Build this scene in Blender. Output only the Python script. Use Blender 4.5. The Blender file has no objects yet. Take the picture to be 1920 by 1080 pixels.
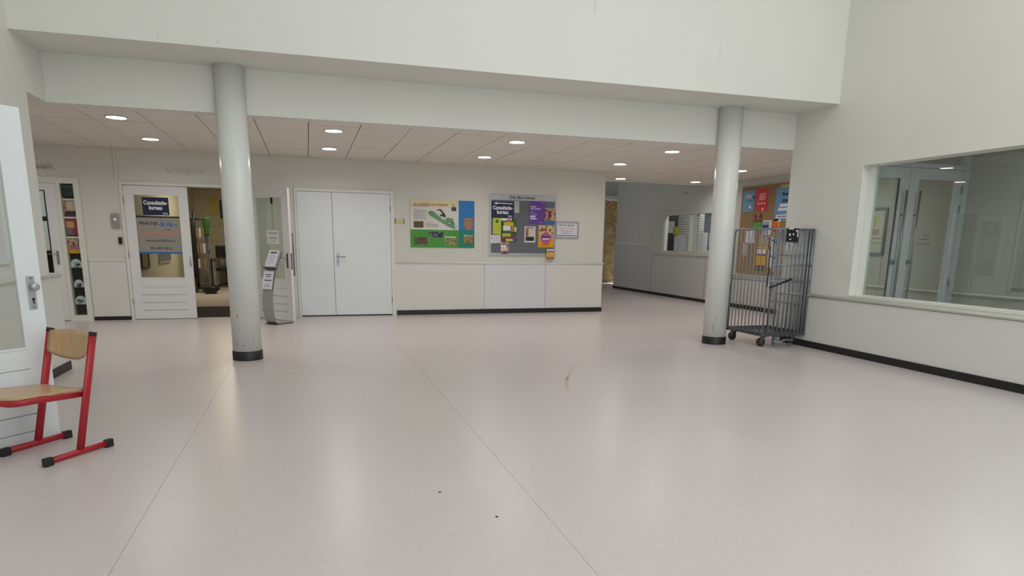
import bpy, bmesh, math, random
from mathutils import Vector, Matrix
random.seed(7)
C = bpy.context.scene.collection
PI = math.pi

# ------------------------------------------------------------------ camera, light, exposure
cam_d = bpy.data.cameras.new('camera')
cam = bpy.data.objects.new('camera', cam_d); C.objects.link(cam)
bpy.context.scene.camera = cam
YAW, PITCH, ROLL, CAM_H = 0.297419, 0.203667, 0.0147192, 1.33
_r = Vector((math.cos(YAW), -math.sin(YAW), 0)); _f = Vector((math.sin(YAW), math.cos(YAW), 0)); _u = Vector((0, 0, 1))
_w = _f*math.cos(PITCH) - _u*math.sin(PITCH); _v = _u*math.cos(PITCH) + _f*math.sin(PITCH)
_x = _r*math.cos(ROLL) + _v*math.sin(ROLL); _y = _v*math.cos(ROLL) - _r*math.sin(ROLL)
cam.matrix_world = Matrix(((_x.x, _y.x, -_w.x, 0), (_x.y, _y.y, -_w.y, 0), (_x.z, _y.z, -_w.z, CAM_H), (0, 0, 0, 1)))
cam_d.sensor_width = 36.0
cam_d.lens = 1236.06*36.0/1920.0
cam_d.shift_y = (708.23-540.0)/1920.0
cam_d.clip_start = 0.05; cam_d.clip_end = 200

sc = bpy.context.scene
sc.view_settings.view_transform = 'Standard'
sc.view_settings.look = 'None'
sc.view_settings.gamma = 1.0
sc.view_settings.exposure = 0.0
sc.view_settings.use_curve_mapping = False

wd = bpy.data.worlds.new('overcast_sky'); sc.world = wd; wd.use_nodes = True
wn = wd.node_tree.nodes; wn['Background'].inputs[0].default_value = (0.80, 0.90, 1.0, 1); wn['Background'].inputs[1].default_value = 1.0

def area(name, loc, rot, sx, sy, power, col):
    l = bpy.data.lights.new(name, 'AREA'); l.shape = 'RECTANGLE'; l.size = sx; l.size_y = sy
    l.energy = power; l.color = col
    o = bpy.data.objects.new(name, l); o.location = loc; o.rotation_euler = rot; C.objects.link(o)
    return o
# daylight: roof opening over the hall, glazed rear wall behind the camera, windows of the passage; lamps of the side rooms
POW = dict(roof=203, rear=56, rearhigh=47, passage=13, corridor=20, practice=44, office=40, lamps=6.0)
area('rooflight_daylight', (3.3, 1.2, 5.9), (0, 0, 0), 5.6, 7.5, POW['roof'], (0.98, 0.99, 0.99))
area('rear_window_daylight', (2.7, -3.85, 1.9), (PI/2, 0, 0), 6.8, 3.0, POW['rear'], (0.89, 0.955, 1.0))
area('rear_clerestory_daylight', (2.7, -3.85, 4.65), (PI/2, 0, 0), 6.8, 1.9, POW['rearhigh'], (0.95, 0.98, 1.0))
area('passage_window_daylight', (5.75, 17.0, 1.9), (0, -PI/2, 0), 1.8, 3.0, POW['passage'], (0.88, 0.93, 1.0))
area('corridor_lamp', (7.7, 5.2, 2.6), (0, 0, 0), 0.6, 1.2, POW['corridor'], (0.95, 1.0, 0.98))
area('practice_room_lamp', (-1.9, 17.0, 2.7), (0, 0, 0), 0.6, 2.4, POW['practice'], (1.0, 0.86, 0.60))

# ------------------------------------------------------------------ materials
def lin(c):
    return tuple(x/12.92 if x <= 0.04045 else ((x+0.055)/1.055)**2.4 for x in c)
MATS = {}
def mat(name, col, rough=0.5, metal=0.0, var=0.03, scale=6.0, bump=0.0, spec=0.5, coat=0.0):
    if name in MATS: return MATS[name]
    m = bpy.data.materials.new(name); m.use_nodes = True; MATS[name] = m
    nt = m.node_tree; b = nt.nodes['Principled BSDF']; L = lin(col)
    b.inputs['Roughness'].default_value = rough; b.inputs['Metallic'].default_value = metal
    b.inputs['Specular IOR Level'].default_value = spec; b.inputs['Coat Weight'].default_value = coat
    tc = nt.nodes.new('ShaderNodeTexCoord'); n = nt.nodes.new('ShaderNodeTexNoise'); r = nt.nodes.new('ShaderNodeValToRGB')
    n.inputs['Scale'].default_value = scale; n.inputs['Detail'].default_value = 4
    nt.links.new(tc.outputs['Object'], n.inputs['Vector']); nt.links.new(n.outputs['Fac'], r.inputs[0])
    e = r.color_ramp.elements
    e[0].position, e[1].position = 0.3, 0.7
    e[0].color = (*[max(0, x*(1-var)) for x in L], 1); e[1].color = (*[min(1, x*(1+var)) for x in L], 1)
    nt.links.new(r.outputs[0], b.inputs['Base Color'])
    if bump:
        bp = nt.nodes.new('ShaderNodeBump'); bp.inputs['Strength'].default_value = bump; bp.inputs['Distance'].default_value = 0.003
        n2 = nt.nodes.new('ShaderNodeTexNoise'); n2.inputs['Scale'].default_value = scale*25
        nt.links.new(tc.outputs['Object'], n2.inputs['Vector'])
        nt.links.new(n2.outputs['Fac'], bp.inputs['Height']); nt.links.new(bp.outputs[0], b.inputs['Normal'])
    return m
def photo(name, cols, scale=9.0, stretch=(1, 1, 1)):
    """print of a photograph: blotches of a few colours"""
    if name in MATS: return MATS[name]
    m = bpy.data.materials.new(name); m.use_nodes = True; MATS[name] = m
    nt = m.node_tree; b = nt.nodes['Principled BSDF']; b.inputs['Roughness'].default_value = 0.5
    tc = nt.nodes.new('ShaderNodeTexCoord'); mp = nt.nodes.new('ShaderNodeMapping'); n = nt.nodes.new('ShaderNodeTexNoise'); r = nt.nodes.new('ShaderNodeValToRGB')
    mp.inputs['Scale'].default_value = stretch; mp.inputs['Location'].default_value = (len(name)*1.7, 0, len(name)*.9)
    n.inputs['Scale'].default_value = scale; n.inputs['Detail'].default_value = 3
    nt.links.new(tc.outputs['Object'], mp.inputs[0]); nt.links.new(mp.outputs[0], n.inputs['Vector']); nt.links.new(n.outputs['Fac'], r.inputs[0])
    e = r.color_ramp.elements; k = len(cols)
    while len(e) < k: e.new(0.5)
    for i, c in enumerate(cols):
        e[i].position = 0.32+0.36*i/(k-1); e[i].color = (*lin(c), 1)
    nt.links.new(r.outputs[0], b.inputs['Base Color'])
    return m
def glass(name, tint=(1, 1, 1), ior=1.5, rough=0.0, extra=0.0):
    m = bpy.data.materials.new(name); m.use_nodes = True; nt = m.node_tree
    for n in list(nt.nodes):
        if n.type != 'OUTPUT_MATERIAL': nt.nodes.remove(n)
    out = [n for n in nt.nodes if n.type == 'OUTPUT_MATERIAL'][0]
    t = nt.nodes.new('ShaderNodeBsdfTransparent'); t.inputs[0].default_value = (*tint, 1)
    g = nt.nodes.new('ShaderNodeBsdfGlossy'); g.inputs['Roughness'].default_value = rough
    fr = nt.nodes.new('ShaderNodeFresnel'); fr.inputs[0].default_value = ior
    ad = nt.nodes.new('ShaderNodeMath'); ad.operation = 'ADD'; ad.inputs[1].default_value = extra
    mx = nt.nodes.new('ShaderNodeMixShader')
    ge = nt.nodes.new('ShaderNodeNewGeometry'); iv = nt.nodes.new('ShaderNodeMath'); iv.operation = 'SUBTRACT'; iv.inputs[0].default_value = 1.0
    mu = nt.nodes.new('ShaderNodeMath'); mu.operation = 'MULTIPLY'   # one reflection per pane: none from the far face, which the thin sheet does not refract
    nt.links.new(ge.outputs['Backfacing'], iv.inputs[1]); nt.links.new(ad.outputs[0], mu.inputs[0]); nt.links.new(iv.outputs[0], mu.inputs[1])
    nt.links.new(fr.outputs[0], ad.inputs[0]); nt.links.new(mu.outputs[0], mx.inputs[0])
    nt.links.new(t.outputs[0], mx.inputs[1]); nt.links.new(g.outputs[0], mx.inputs[2]); nt.links.new(mx.outputs[0], out.inputs[0])
    return m
def emit(name, col, s):
    m = bpy.data.materials.new(name); m.use_nodes = True; b = m.node_tree.nodes['Principled BSDF']
    b.inputs['Base Color'].default_value = (0.8, 0.8, 0.8, 1)
    b.inputs['Emission Color'].default_value = (*col, 1); b.inputs['Emission Strength'].default_value = s
    return m

WALL = mat('wall_paint', (0.90, 0.90, 0.868), 0.55, var=0.015, scale=1.2, bump=0.02)
WALL2 = mat('far_wall_paint', (0.86, 0.855, 0.82), 0.5, var=0.015, scale=1.2, bump=0.02)
PANEL = mat('panel_paint', (0.88, 0.88, 0.855), 0.35, var=0.01)
PANELB = mat('white_hpl_panel', (0.88, 0.885, 0.90), 0.3, var=0.01)
GREYWALL = mat('passage_wall_paint', (0.80, 0.79, 0.76), 0.5, var=0.02, scale=1.0)
DOORW = mat('door_gloss_white', (0.90, 0.905, 0.90), 0.25, var=0.01)
DOORC = mat('door_gloss_cool_white', (0.90, 0.92, 0.925), 0.25, var=0.015)
TRIMW = mat('trim_gloss_white', (0.90, 0.90, 0.865), 0.25, var=0.01)
BLACK = mat('black_skirting', (0.10, 0.09, 0.09), 0.45, var=0.1)
COLW = mat('column_paint', (0.90, 0.91, 0.89), 0.22, var=0.01, scale=2)
TILE = mat('ceiling_tile', (0.935, 0.912, 0.87), 0.85, var=0.035, scale=30, bump=0.15, spec=0.2)
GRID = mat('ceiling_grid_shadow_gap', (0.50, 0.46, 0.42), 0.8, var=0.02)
STEEL = mat('brushed_steel', (0.66, 0.67, 0.68), 0.38, 0.85, 0.05, 20)
ALU = mat('aluminium', (0.72, 0.73, 0.75), 0.35, 0.6, 0.03, 12)
ZINC = mat('zinc_plated_tube', (0.55, 0.57, 0.59), 0.42, 0.55, 0.15, 14)
DARKZ = mat('worn_zinc', (0.36, 0.37, 0.38), 0.5, 0.5, 0.25, 20)
RUBBER = mat('black_rubber', (0.09, 0.10, 0.10), 0.6, var=0.1)
BLK = mat('black_plastic', (0.07, 0.07, 0.08), 0.4, var=0.1)
INK = mat('black_ink', (0.12, 0.12, 0.16), 0.6, var=0.05)
PAPER = mat('white_paper', (0.88, 0.88, 0.90), 0.6, var=0.02)
PAPERG = mat('grey_print_lines', (0.66, 0.65, 0.68), 0.6, var=0.02)
NAVY = mat('navy_print', (0.10, 0.11, 0.27), 0.4, var=0.05)
WHITEP = mat('white_print', (0.93, 0.93, 0.95), 0.5, var=0.01)
RED = mat('red_powder_coat', (0.66, 0.10, 0.15), 0.35, var=0.06, scale=8)
CORK = mat('cork', (0.60, 0.49, 0.34), 0.8, var=0.12, scale=60, bump=0.1)
GLASS = glass('window_glass', (0.95, 0.97, 0.96))
GLASSR = glass('corridor_glass', (0.80, 0.845, 0.825), extra=0.045)

# lino floor: mottled pinkish grey with faint streaks
def lino():
    m = bpy.data.materials.new('linoleum'); m.use_nodes = True; nt = m.node_tree; b = nt.nodes['Principled BSDF']
    tc = nt.nodes.new('ShaderNodeTexCoord')
    n1 = nt.nodes.new('ShaderNodeTexNoise'); n1.inputs['Scale'].default_value = 0.8; n1.inputs['Detail'].default_value = 1
    n2 = nt.nodes.new('ShaderNodeTexNoise'); n2.inputs['Scale'].default_value = 30; n2.inputs['Detail'].default_value = 3; n2.inputs['Distortion'].default_value = 0.3
    r1 = nt.nodes.new('ShaderNodeValToRGB'); r2 = nt.nodes.new('ShaderNodeValToRGB'); mx = nt.nodes.new('ShaderNodeMix'); mx.data_type = 'RGBA'; mx.blend_type = 'MULTIPLY'
    mx.inputs[0].default_value = 1.0
    for n in (n1, n2): nt.links.new(tc.outputs['Object'], n.inputs['Vector'])
    nt.links.new(n1.outputs['Fac'], r1.inputs[0]); nt.links.new(n2.outputs['Fac'], r2.inputs[0])
    r1.color_ramp.elements[0].position = .2; r1.color_ramp.elements[1].position = .8
    r1.color_ramp.elements[0].color = (*lin((0.805, 0.772, 0.76)), 1); r1.color_ramp.elements[1].color = (*lin((0.825, 0.79, 0.785)), 1)
    r2.color_ramp.elements[0].position = .3; r2.color_ramp.elements[1].position = .66
    r2.color_ramp.elements[0].color = (0.95, 0.94, 0.93, 1); r2.color_ramp.elements[1].color = (1, 1, 1, 1)
    nt.links.new(r1.outputs[0], mx.inputs[6]); nt.links.new(r2.outputs[0], mx.inputs[7]); nt.links.new(mx.outputs[2], b.inputs['Base Color'])
    b.inputs['Roughness'].default_value = 0.27
    mr = nt.nodes.new('ShaderNodeMapRange'); mr.inputs[3].default_value = 0.27; mr.inputs[4].default_value = 0.31
    nt.links.new(n1.outputs['Fac'], mr.inputs[0]); nt.links.new(mr.outputs[0], b.inputs['Roughness'])
    return m
LINO = lino()
SEAM = mat('lino_weld', (0.76, 0.72, 0.68), 0.5)

# ------------------------------------------------------------------ mesh helpers
class MB:
    def __init__(s): s.v = []; s.f = []; s.sm = []
    def add(s, vs, fs, smooth=False):
        k = len(s.v); s.v += [tuple(v) for v in vs]
        for f in fs: s.f.append(tuple(i+k for i in f)); s.sm.append(smooth)
        return s
    def box(s, x0, x1, y0, y1, z0, z1):
        return s.add([(x0,y0,z0),(x1,y0,z0),(x1,y1,z0),(x0,y1,z0),(x0,y0,z1),(x1,y0,z1),(x1,y1,z1),(x0,y1,z1)],
                     [(0,3,2,1),(4,5,6,7),(0,1,5,4),(1,2,6,5),(2,3,7,6),(3,0,4,7)])
    def rbox(s, x0, x1, y0, y1, z0, z1, c=0.01):
        """box with its vertical edges chamfered (rounded in plan)"""
        p = []
        for cx, cy, a0 in ((x1-c, y1-c, 0), (x0+c, y1-c, 90), (x0+c, y0+c, 180), (x1-c, y0+c, 270)):
            for a in (0, 45, 90):
                t = math.radians(a0+a); p.append((cx+c*math.cos(t), cy+c*math.sin(t)))
        return s.prism(p, z0, z1)
    def prism(s, pts, z0, z1, axis='z'):
        n = len(pts)
        m = {'z': lambda p, z: (p[0], p[1], z), 'y': lambda p, z: (p[0], z, p[1]), 'x': lambda p, z: (z, p[0], p[1])}[axis]
        fs = [tuple(range(n-1, -1, -1)), tuple(range(n, 2*n))] + [(i, (i+1) % n, n+(i+1) % n, n+i) for i in range(n)]
        return s.add([m(p, z0) for p in pts]+[m(p, z1) for p in pts], fs)
    def tube(s, pts, r, n=8, ry=None, up=(0, 0, 1), cap=True):
        """sweep an ellipse (r across, ry along 'up') along points"""
        pts = [Vector(p) for p in pts]; ry = r if ry is None else ry; rings = []
        for i, p in enumerate(pts):
            t = (pts[min(i+1, len(pts)-1)]-pts[max(i-1, 0)]).normalized()
            u = Vector(up)
            if abs(t.dot(u)) > 0.95: u = Vector((0, 1, 0)) if abs(t.y) < 0.9 else Vector((1, 0, 0))
            a = t.cross(u).normalized(); b = a.cross(t).normalized()
            rings.append([p+a*(r*math.cos(2*PI*j/n))+b*(ry*math.sin(2*PI*j/n)) for j in range(n)])
        vs = [v for ring in rings for v in ring]
        fs = [(i*n+j, i*n+(j+1) % n, (i+1)*n+(j+1) % n, (i+1)*n+j) for i in range(len(pts)-1) for j in range(n)]
        s.add(vs, fs, True)
        if cap:
            k = len(s.v)-len(vs)
            s.f.append(tuple(k+j for j in range(n-1, -1, -1))); s.sm.append(False)
            s.f.append(tuple(k+(len(pts)-1)*n+j for j in range(n))); s.sm.append(False)
        return s
    def lathe(s, prof, c=(0, 0, 0), axis='z', n=32):
        vs = []
        for r, h in prof:
            for j in range(n):
                a, b = r*math.cos(2*PI*j/n), r*math.sin(2*PI*j/n)
                vs.append({'z': (c[0]+a, c[1]+b, c[2]+h), 'y': (c[0]+a, c[1]+h, c[2]+b), 'x': (c[0]+h, c[1]+a, c[2]+b)}[axis])
        fs = [(i*n+j, i*n+(j+1) % n, (i+1)*n+(j+1) % n, (i+1)*n+j) for i in range(len(prof)-1) for j in range(n)]
        s.add(vs, fs, True)
        k = len(s.v)-len(vs)
        s.f.append(tuple(k+j for j in range(n-1, -1, -1))); s.sm.append(False)
        s.f.append(tuple(k+(len(prof)-1)*n+j for j in range(n))); s.sm.append(False)
        return s
    def build(s, name, m, parent=None, bevel=0.0):
        me = bpy.data.meshes.new(name); me.from_pydata(s.v, [], s.f); me.update()
        bm = bmesh.new(); bm.from_mesh(me); bmesh.ops.recalc_face_normals(bm, faces=bm.faces)
        if bevel:
            bmesh.ops.remove_doubles(bm, verts=bm.verts, dist=1e-6)
            es = [e for e in bm.edges if len(e.link_faces) == 2 and e.calc_face_angle(0) > 0.6]
            bmesh.ops.bevel(bm, geom=es, offset=bevel, segments=2, affect='EDGES', profile=0.6)
        bm.to_mesh(me); bm.free()
        if not bevel: me.polygons.foreach_set('use_smooth', s.sm)
        me.materials.append(m)
        o = bpy.data.objects.new(name, me); C.objects.link(o)
        if parent: o.parent = parent
        return o
def box(*a): return MB().box(*a)
def tag(o, label, cat, group=None):
    o['label'] = label; o['category'] = cat
    if group: o['group'] = group
    return o
def thing(name, label, cat, loc=(0, 0, 0), rz=0.0, group=None):
    o = bpy.data.objects.new(name, None); o.empty_display_size = 0.1; C.objects.link(o)
    o.location = loc; o.rotation_euler = (0, 0, rz)
    return tag(o, label, cat, group)
def struct(name, mb, m, parent=None, bevel=0.0):
    o = mb.build(name, m, parent, bevel)
    if not parent: o['kind'] = 'structure'
    return o
def copy_tree(o, parent=None):
    c = o.copy(); C.objects.link(c)
    if parent: c.parent = parent
    for ch in list(o.children): copy_tree(ch, c)
    return c
def text(body, parent, m, x0, x1, z0, z1, y, name='lettering', heavy=0.0, align='LEFT', spacing=1.0, shear=0.0):
    """flat lettering fitted into a rectangle of the parent's local x-z plane, facing local -y"""
    cu = bpy.data.curves.new('lettering', 'FONT'); cu.body = body; cu.size = 1; cu.offset = heavy; cu.align_x = align; cu.space_line = spacing
    cu.extrude = 0.0; cu.resolution_u = 3; cu.shear = shear
    t = bpy.data.objects.new('lettering', cu); C.objects.link(t)
    bpy.context.view_layer.update()
    me = bpy.data.meshes.new_from_object(t.evaluated_get(bpy.context.evaluated_depsgraph_get()))
    bpy.data.objects.remove(t)
    xs = [v.co.x for v in me.vertices]; ys = [v.co.y for v in me.vertices]
    a, b, c, d = min(xs), max(xs), min(ys), max(ys)
    for v in me.vertices:
        v.co = ((v.co.x-a)/(b-a)*(x1-x0)+x0, y, (v.co.y-c)/(d-c)*(z1-z0)+z0)
    me.materials.clear(); me.materials.append(m)
    o = bpy.data.objects.new(name, me); C.objects.link(o); o.parent = parent
    return o
def patch(parent, name, m, x0, x1, z0, z1, y, t=0.0012):
    return box(x0, x1, y-t, y, z0, z1).build(name, m, parent)

# ------------------------------------------------------------------ setting: floor
fl = struct('floor', MB().box(-7, 9.6, -4.2, 21.6, -0.12, -0.004), SEAM)
for a, b in ((-7, -0.824), (-0.822, 1.072), (1.074, 9.6)):
    struct('lino_sheet', box(a, b, -4.2, 21.6, -0.004, 0.0), LINO, fl)
SCUFF = mat('scuff_ochre', (0.745, 0.70, 0.62), 0.5, var=0.06)
SCUFFG = mat('scuff_grey', (0.765, 0.73, 0.70), 0.5, var=0.03)
def scuff(pts, w, m):
    b = MB(); n = len(pts); vs = []
    for i, (x, y) in enumerate(pts):
        t = Vector(pts[min(i+1, n-1)])-Vector(pts[max(i-1, 0)]); t = Vector((-t.y, t.x)).normalized()*w*(0.35+0.65*math.sin(PI*(i+.5)/n))
        vs += [(x-t.x, y-t.y, 0.0006), (x+t.x, y+t.y, 0.0006)]
    b.add(vs, [(2*i, 2*i+1, 2*i+3, 2*i+2) for i in range(n-1)])
    b.build('scuff_mark', m, fl)
scuff([(3.19, 7.03), (2.85, 6.80), (2.66, 6.48), (2.47, 6.12), (2.38, 5.95)], 0.010, SCUFFG)
scuff([(2.50, 6.14), (2.38, 5.92), (2.30, 5.72), (2.22, 5.50)], 0.018, SCUFF)
scuff([(-0.46, 7.02), (-0.30, 6.95), (-0.10, 6.78), (0.02, 6.80)], 0.022, SCUFFG)
for x, y in ((0.62, 3.32), (0.83, 2.93)):
    MB().lathe([(0.008, 0.0), (0.006, 0.003)], (x, y, 0), n=10).build('speck', BLACK, fl)

# ------------------------------------------------------------------ setting: hall walls
XL, XR, YB, YF, YW = -2.38, 6.37, 7.13, 7.88, 12.0
ZB, ZF, ZC, ZT = 3.055, 2.60, 2.66, 6.0
wl = struct('wall_left', MB().box(XL-0.14, XL, -4.0, 7.385, 0, ZT).box(XL-0.14, XL, 7.385, 8.05, ZF, ZT).box(XL-0.14, XL, 7.385, 7.56, 0, .928), WALL)
struct('dado_rail', MB().tube([(XL+0.018, 4.42, 0.945), (XL+0.018, 7.585, 0.945)], 0.026, 10, ry=0.02).tube([(XL+0.018, 7.575, 0.945), (XL-.14, 7.575, 0.945)], 0.026, 10, ry=0.02).box(XL-.14, XL+.01, 7.385, 7.57, .928, .96), TRIMW, wl)
struct('wainscot_panel', MB().box(XL, XL+0.018, 4.42, 7.578, 0.085, 0.928).box(XL-.14, XL, 7.56, 7.578, .085, .928), PANEL, wl)
struct('baseboard_left', MB().box(XL-0.001, XL+0.03, 4.42, 7.59, 0, 0.085).box(XL-.14, XL, 7.56, 7.59, 0, .085), BLACK)
wr = struct('wall_right', MB().box(XR, XR+0.25, 6.63, 7.90, 0, ZT).box(XR, XR+0.25, 3.2, 6.63, 0, 0.735).box(XR, XR+0.25, 3.2, 6.63, 2.275, ZT)
            .box(XR, XR+0.25, -4.0, 3.2, 0, ZT), WALL)
struct('wainscot_panel', box(XR-0.018, XR, -4.0, 7.9, 0.085, 0.665), PANEL, wr)
struct('dado_rail', MB().tube([(XR-0.012, -4.0, 0.69), (XR-0.012, 7.9, 0.69)], 0.03, 10, ry=0.022), TRIMW, wr)
struct('baseboard_right', box(XR-0.032, XR, -4.0, 7.9, 0, 0.085), BLACK)
wu = struct('wall_upper', MB().box(XL-0.14, XR+0.25, YB, 8.17, ZB, ZT), WALL)
struct('wall_beam', MB().box(XL, XR, YF, 8.05, ZF, ZB), WALL)
PALE = mat('pale_scuff', (0.80, 0.80, 0.765), 0.6)
MB().add([(0.42, YB-0.0008, 4.02), (0.62, YB-0.0008, 4.00), (0.62, YB-0.0008, 4.006), (0.42, YB-0.0008, 4.024)], [(0, 1, 2, 3)]).build('scuff_mark', PALE, wu)
for x, z, h in ((3.05, 3.74, .20), (4.62, 3.42, .16), (-1.22, 3.10, .03), (-0.72, 3.09, .03)):
    box(x, x+0.008, YB-0.0008, YB+.001, z, z+h).build('scuff_mark', PALE, wu)
# rear of the hall (behind the camera): window wall and roof with its opening covered over
struct('wall_rear', MB().box(XL-0.14, -0.8, -4.2, -4.0, 0, ZT).box(6.2, XR+0.25, -4.2, -4.0, 0, ZT).box(-0.8, 6.2, -4.2, -4.0, 0, 0.3).box(-0.8, 6.2, -4.2, -4.0, 5.65, ZT).box(-0.8, 6.2, -4.2, -4.0, 3.45, 3.7), WALL)
wf = MB()
for x in (-0.8, 0.93, 2.68, 4.41, 6.14): wf.box(x, x+0.06, -4.12, -4.04, 0.3, 5.65)
for z in (0.3, 3.39, 3.7, 5.59): wf.box(-0.8, 6.2, -4.12, -4.04, z, z+.06)
struct('window_1', wf, TRIMW)
struct('roof', MB().box(XL-0.14, 0.4, -4.2, YB+.1, ZT, ZT+0.15).box(6.2, XR+0.25, -4.2, YB+.1, ZT, ZT+0.15).box(0.4, 6.2, -4.2, -2.6, ZT, ZT+0.15).box(0.4, 6.2, 5.0, YB+.1, ZT, ZT+0.15), WALL)
rl_ = struct('roof_sky_blocker', MB().box(0.4, 6.2, -2.6, 5.0, ZT+.06, ZT+.09), mat('opaque_white_sheet', (.9, .92, .93), .4))  # opaque sheet added over the roof opening to keep sky light out
for k in range(7): MB().box(.4+5.75*k/6, .45+5.75*k/6, -2.6, 5.0, ZT, ZT+.06).build('glazing_bar', TRIMW, rl_)

# ------------------------------------------------------------------ setting: far wall with its openings
wfar = struct('wall_far', MB().box(-6.6, -4.62, YW, YW+.15, 0, 2.75).box(-4.62, -3.33, YW, YW+.15, 2.17, 2.75).box(-3.33, -2.77, YW, YW+.15, 0, 2.75)
      .box(-2.77, -0.85, YW, YW+.15, 2.13, 2.75).box(-0.85, -0.19, YW, YW+.15, 0, 2.75).box(-0.19, 1.43, YW, YW+.15, 2.12, 2.75)
      .box(1.43, 5.49, YW, YW+.15, 0, 2.75).box(5.34, 5.49, YW+.15, 15.2, 0, 3.7).box(5.34, 5.49, 18.8, 20.6, 0, 3.7).box(5.34, 5.49, 15.2, 18.8, 0, .8).box(5.34, 5.49, 15.2, 18.8, 2.9, 3.7), WALL2)
struct('panel', box(1.47, 3.105, YW-.018, YW, 0.085, 0.915), PANEL, wfar)
struct('panel', box(3.112, 4.305, YW-.020, YW, 0.085, 0.915), PANELB, wfar)
struct('panel', box(4.312, 5.49, YW-.018, YW, 0.085, 0.915), PANEL, wfar)
struct('panel', box(-3.31, -2.79, YW-.018, YW, 0.06, 0.935), PANEL, wfar)
struct('dado_rail', MB().tube([(1.47, YW-.012, 0.93), (5.51, YW-.012, 0.93)], 0.024, 10, ry=0.018), TRIMW, wfar)
struct('dado_rail', box(-3.31, -2.79, YW-.03, YW, 0.935, 0.96), TRIMW, wfar)
struct('corner_strip', box(1.445, 1.475, YW-.02, YW, 0.0, 2.2), PANEL, wfar)
struct('baseboard_far', MB().box(1.49, 5.50, YW-.03, YW, 0, 0.085).box(-3.31, -2.79, YW-.03, YW, 0, 0.06), BLACK)
struct('trim_1', MB().box(-2.815, -2.785, YW-.03, YW, 2.17, ZC), TRIMW)
# faded cut-out letters above the doors
GHOST = mat('faded_letter_grey', (0.745, 0.735, 0.71), 0.6, var=0.03)
GHOST2 = mat('very_faded_letter_grey', (0.80, 0.795, 0.77), 0.6, var=0.04)
t1 = text('eek', wfar, GHOST, -3.90, -3.61, 2.295, 2.415, YW-.002, heavy=0.03)
t2 = text("Dingo's", wfar, GHOST2, -2.09, -1.54, 2.29, 2.425, YW-.002, heavy=0.03)

# ------------------------------------------------------------------ setting: suspended tile ceiling
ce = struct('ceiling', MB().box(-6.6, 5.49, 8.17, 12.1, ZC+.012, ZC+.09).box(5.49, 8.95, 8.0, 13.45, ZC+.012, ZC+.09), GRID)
struct('tile_edge', MB().box(5.49, 8.80, 13.45, 13.49, ZC-.035, 3.7), TRIMW, ce)
tile_me = None
def tile(x0, x1, y0, y1):
    global tile_me
    if tile_me is None:
        o = MB().box(0, 1, 0, 1, 0, 0.014).build('tile', TILE, ce); tile_me = o
    else:
        o = tile_me.copy(); C.objects.link(o)
    o.location = (x0+.0055, y0+.0055, ZC+random.uniform(-.0012, .0012)); o.scale = (x1-x0-.011, y1-y0-.011, 1)
for i in range(-11, 15):
    for j in range(9):
        x0, y0 = 0.07+.6*i, 8.05+.6*j; x1, y1 = x0+.6, y0+.6
        if x1 > 8.8: x1 = 8.8
        if x0 < 5.4:
            if y0 > 11.9: continue
            y1 = min(y1, YW)
        tile(x0, x1, y0, y1)

# ------------------------------------------------------------------ setting: right corridor wall, passage and the rooms behind
XC = 8.8
wc = struct('wall_corridor', MB().box(XC, XC+.15, 2.0, 13.15, 0, 3.7).box(XC, XC+.15, 13.15, 15.58, 0, 1.10).box(XC, XC+.15, 13.15, 15.58, 2.06, 3.7).box(XC, XC+.15, 15.58, 18.35, 0, 3.7), GREYWALL)
struct('dado_rail', MB().tube([(XC-.01, 2.0, 0.70), (XC-.01, 12.95, 0.70)], 0.022, 8, ry=0.018), TRIMW, wc)
struct('dado_rail', box(XC-.03, XC, 16.35, 18.37, 1.295, 1.33), TRIMW, wc)
for a, b in ((16.06, 18.35), (13.52, 16.03), (13.0, 13.49)):
    struct('panel', box(XC-.022, XC, a, b, 0.06, 1.0 if b < 17 else 1.29), mat('grey_panel', (0.79, 0.785, 0.765), 0.4, var=.015), wc)
struct('baseboard_corridor', MB().box(XC-.03, XC, 13.0, 18.37, 0, 0.07).box(XC-.03, XC, 2.0, 13.0, 0, 0.085), BLACK)
MB().tube([(XC, 14.54, 2.56), (XC-.03, 14.54, 2.54), (XC-.035, 14.54, 2.50)], .008, 6).build('hook', BLK, wc)
w4 = struct('window_2', MB().box(XC-.035, XC+.05, 15.52, 16.25, 1.06, 2.13).box(XC-.035, XC+.05, 13.1, 15.52, 1.06, 1.16).box(XC-.035, XC+.05, 13.1, 15.52, 2.03, 2.13)
            .box(XC-.02, XC+.05, 14.0, 14.12, 1.16, 2.03).box(XC-.01, XC+.05, 13.1, 13.2, 1.16, 2.03), mat('window_frame_beige', (0.78, 0.775, 0.72), .4))
struct('sash', MB().box(XC-.005, XC+.03, 15.46, 15.50, 1.17, 2.02).box(XC-.005, XC+.03, 14.12, 14.32, 1.17, 2.02), TRIMW, w4)
struct('pane', box(XC+.012, XC+.018, 14.3, 15.47, 1.16, 2.03), GLASS, w4)
struct('pane', box(XC+.012, XC+.018, 13.2, 14.0, 1.16, 2.03), GLASS, w4)
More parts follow.
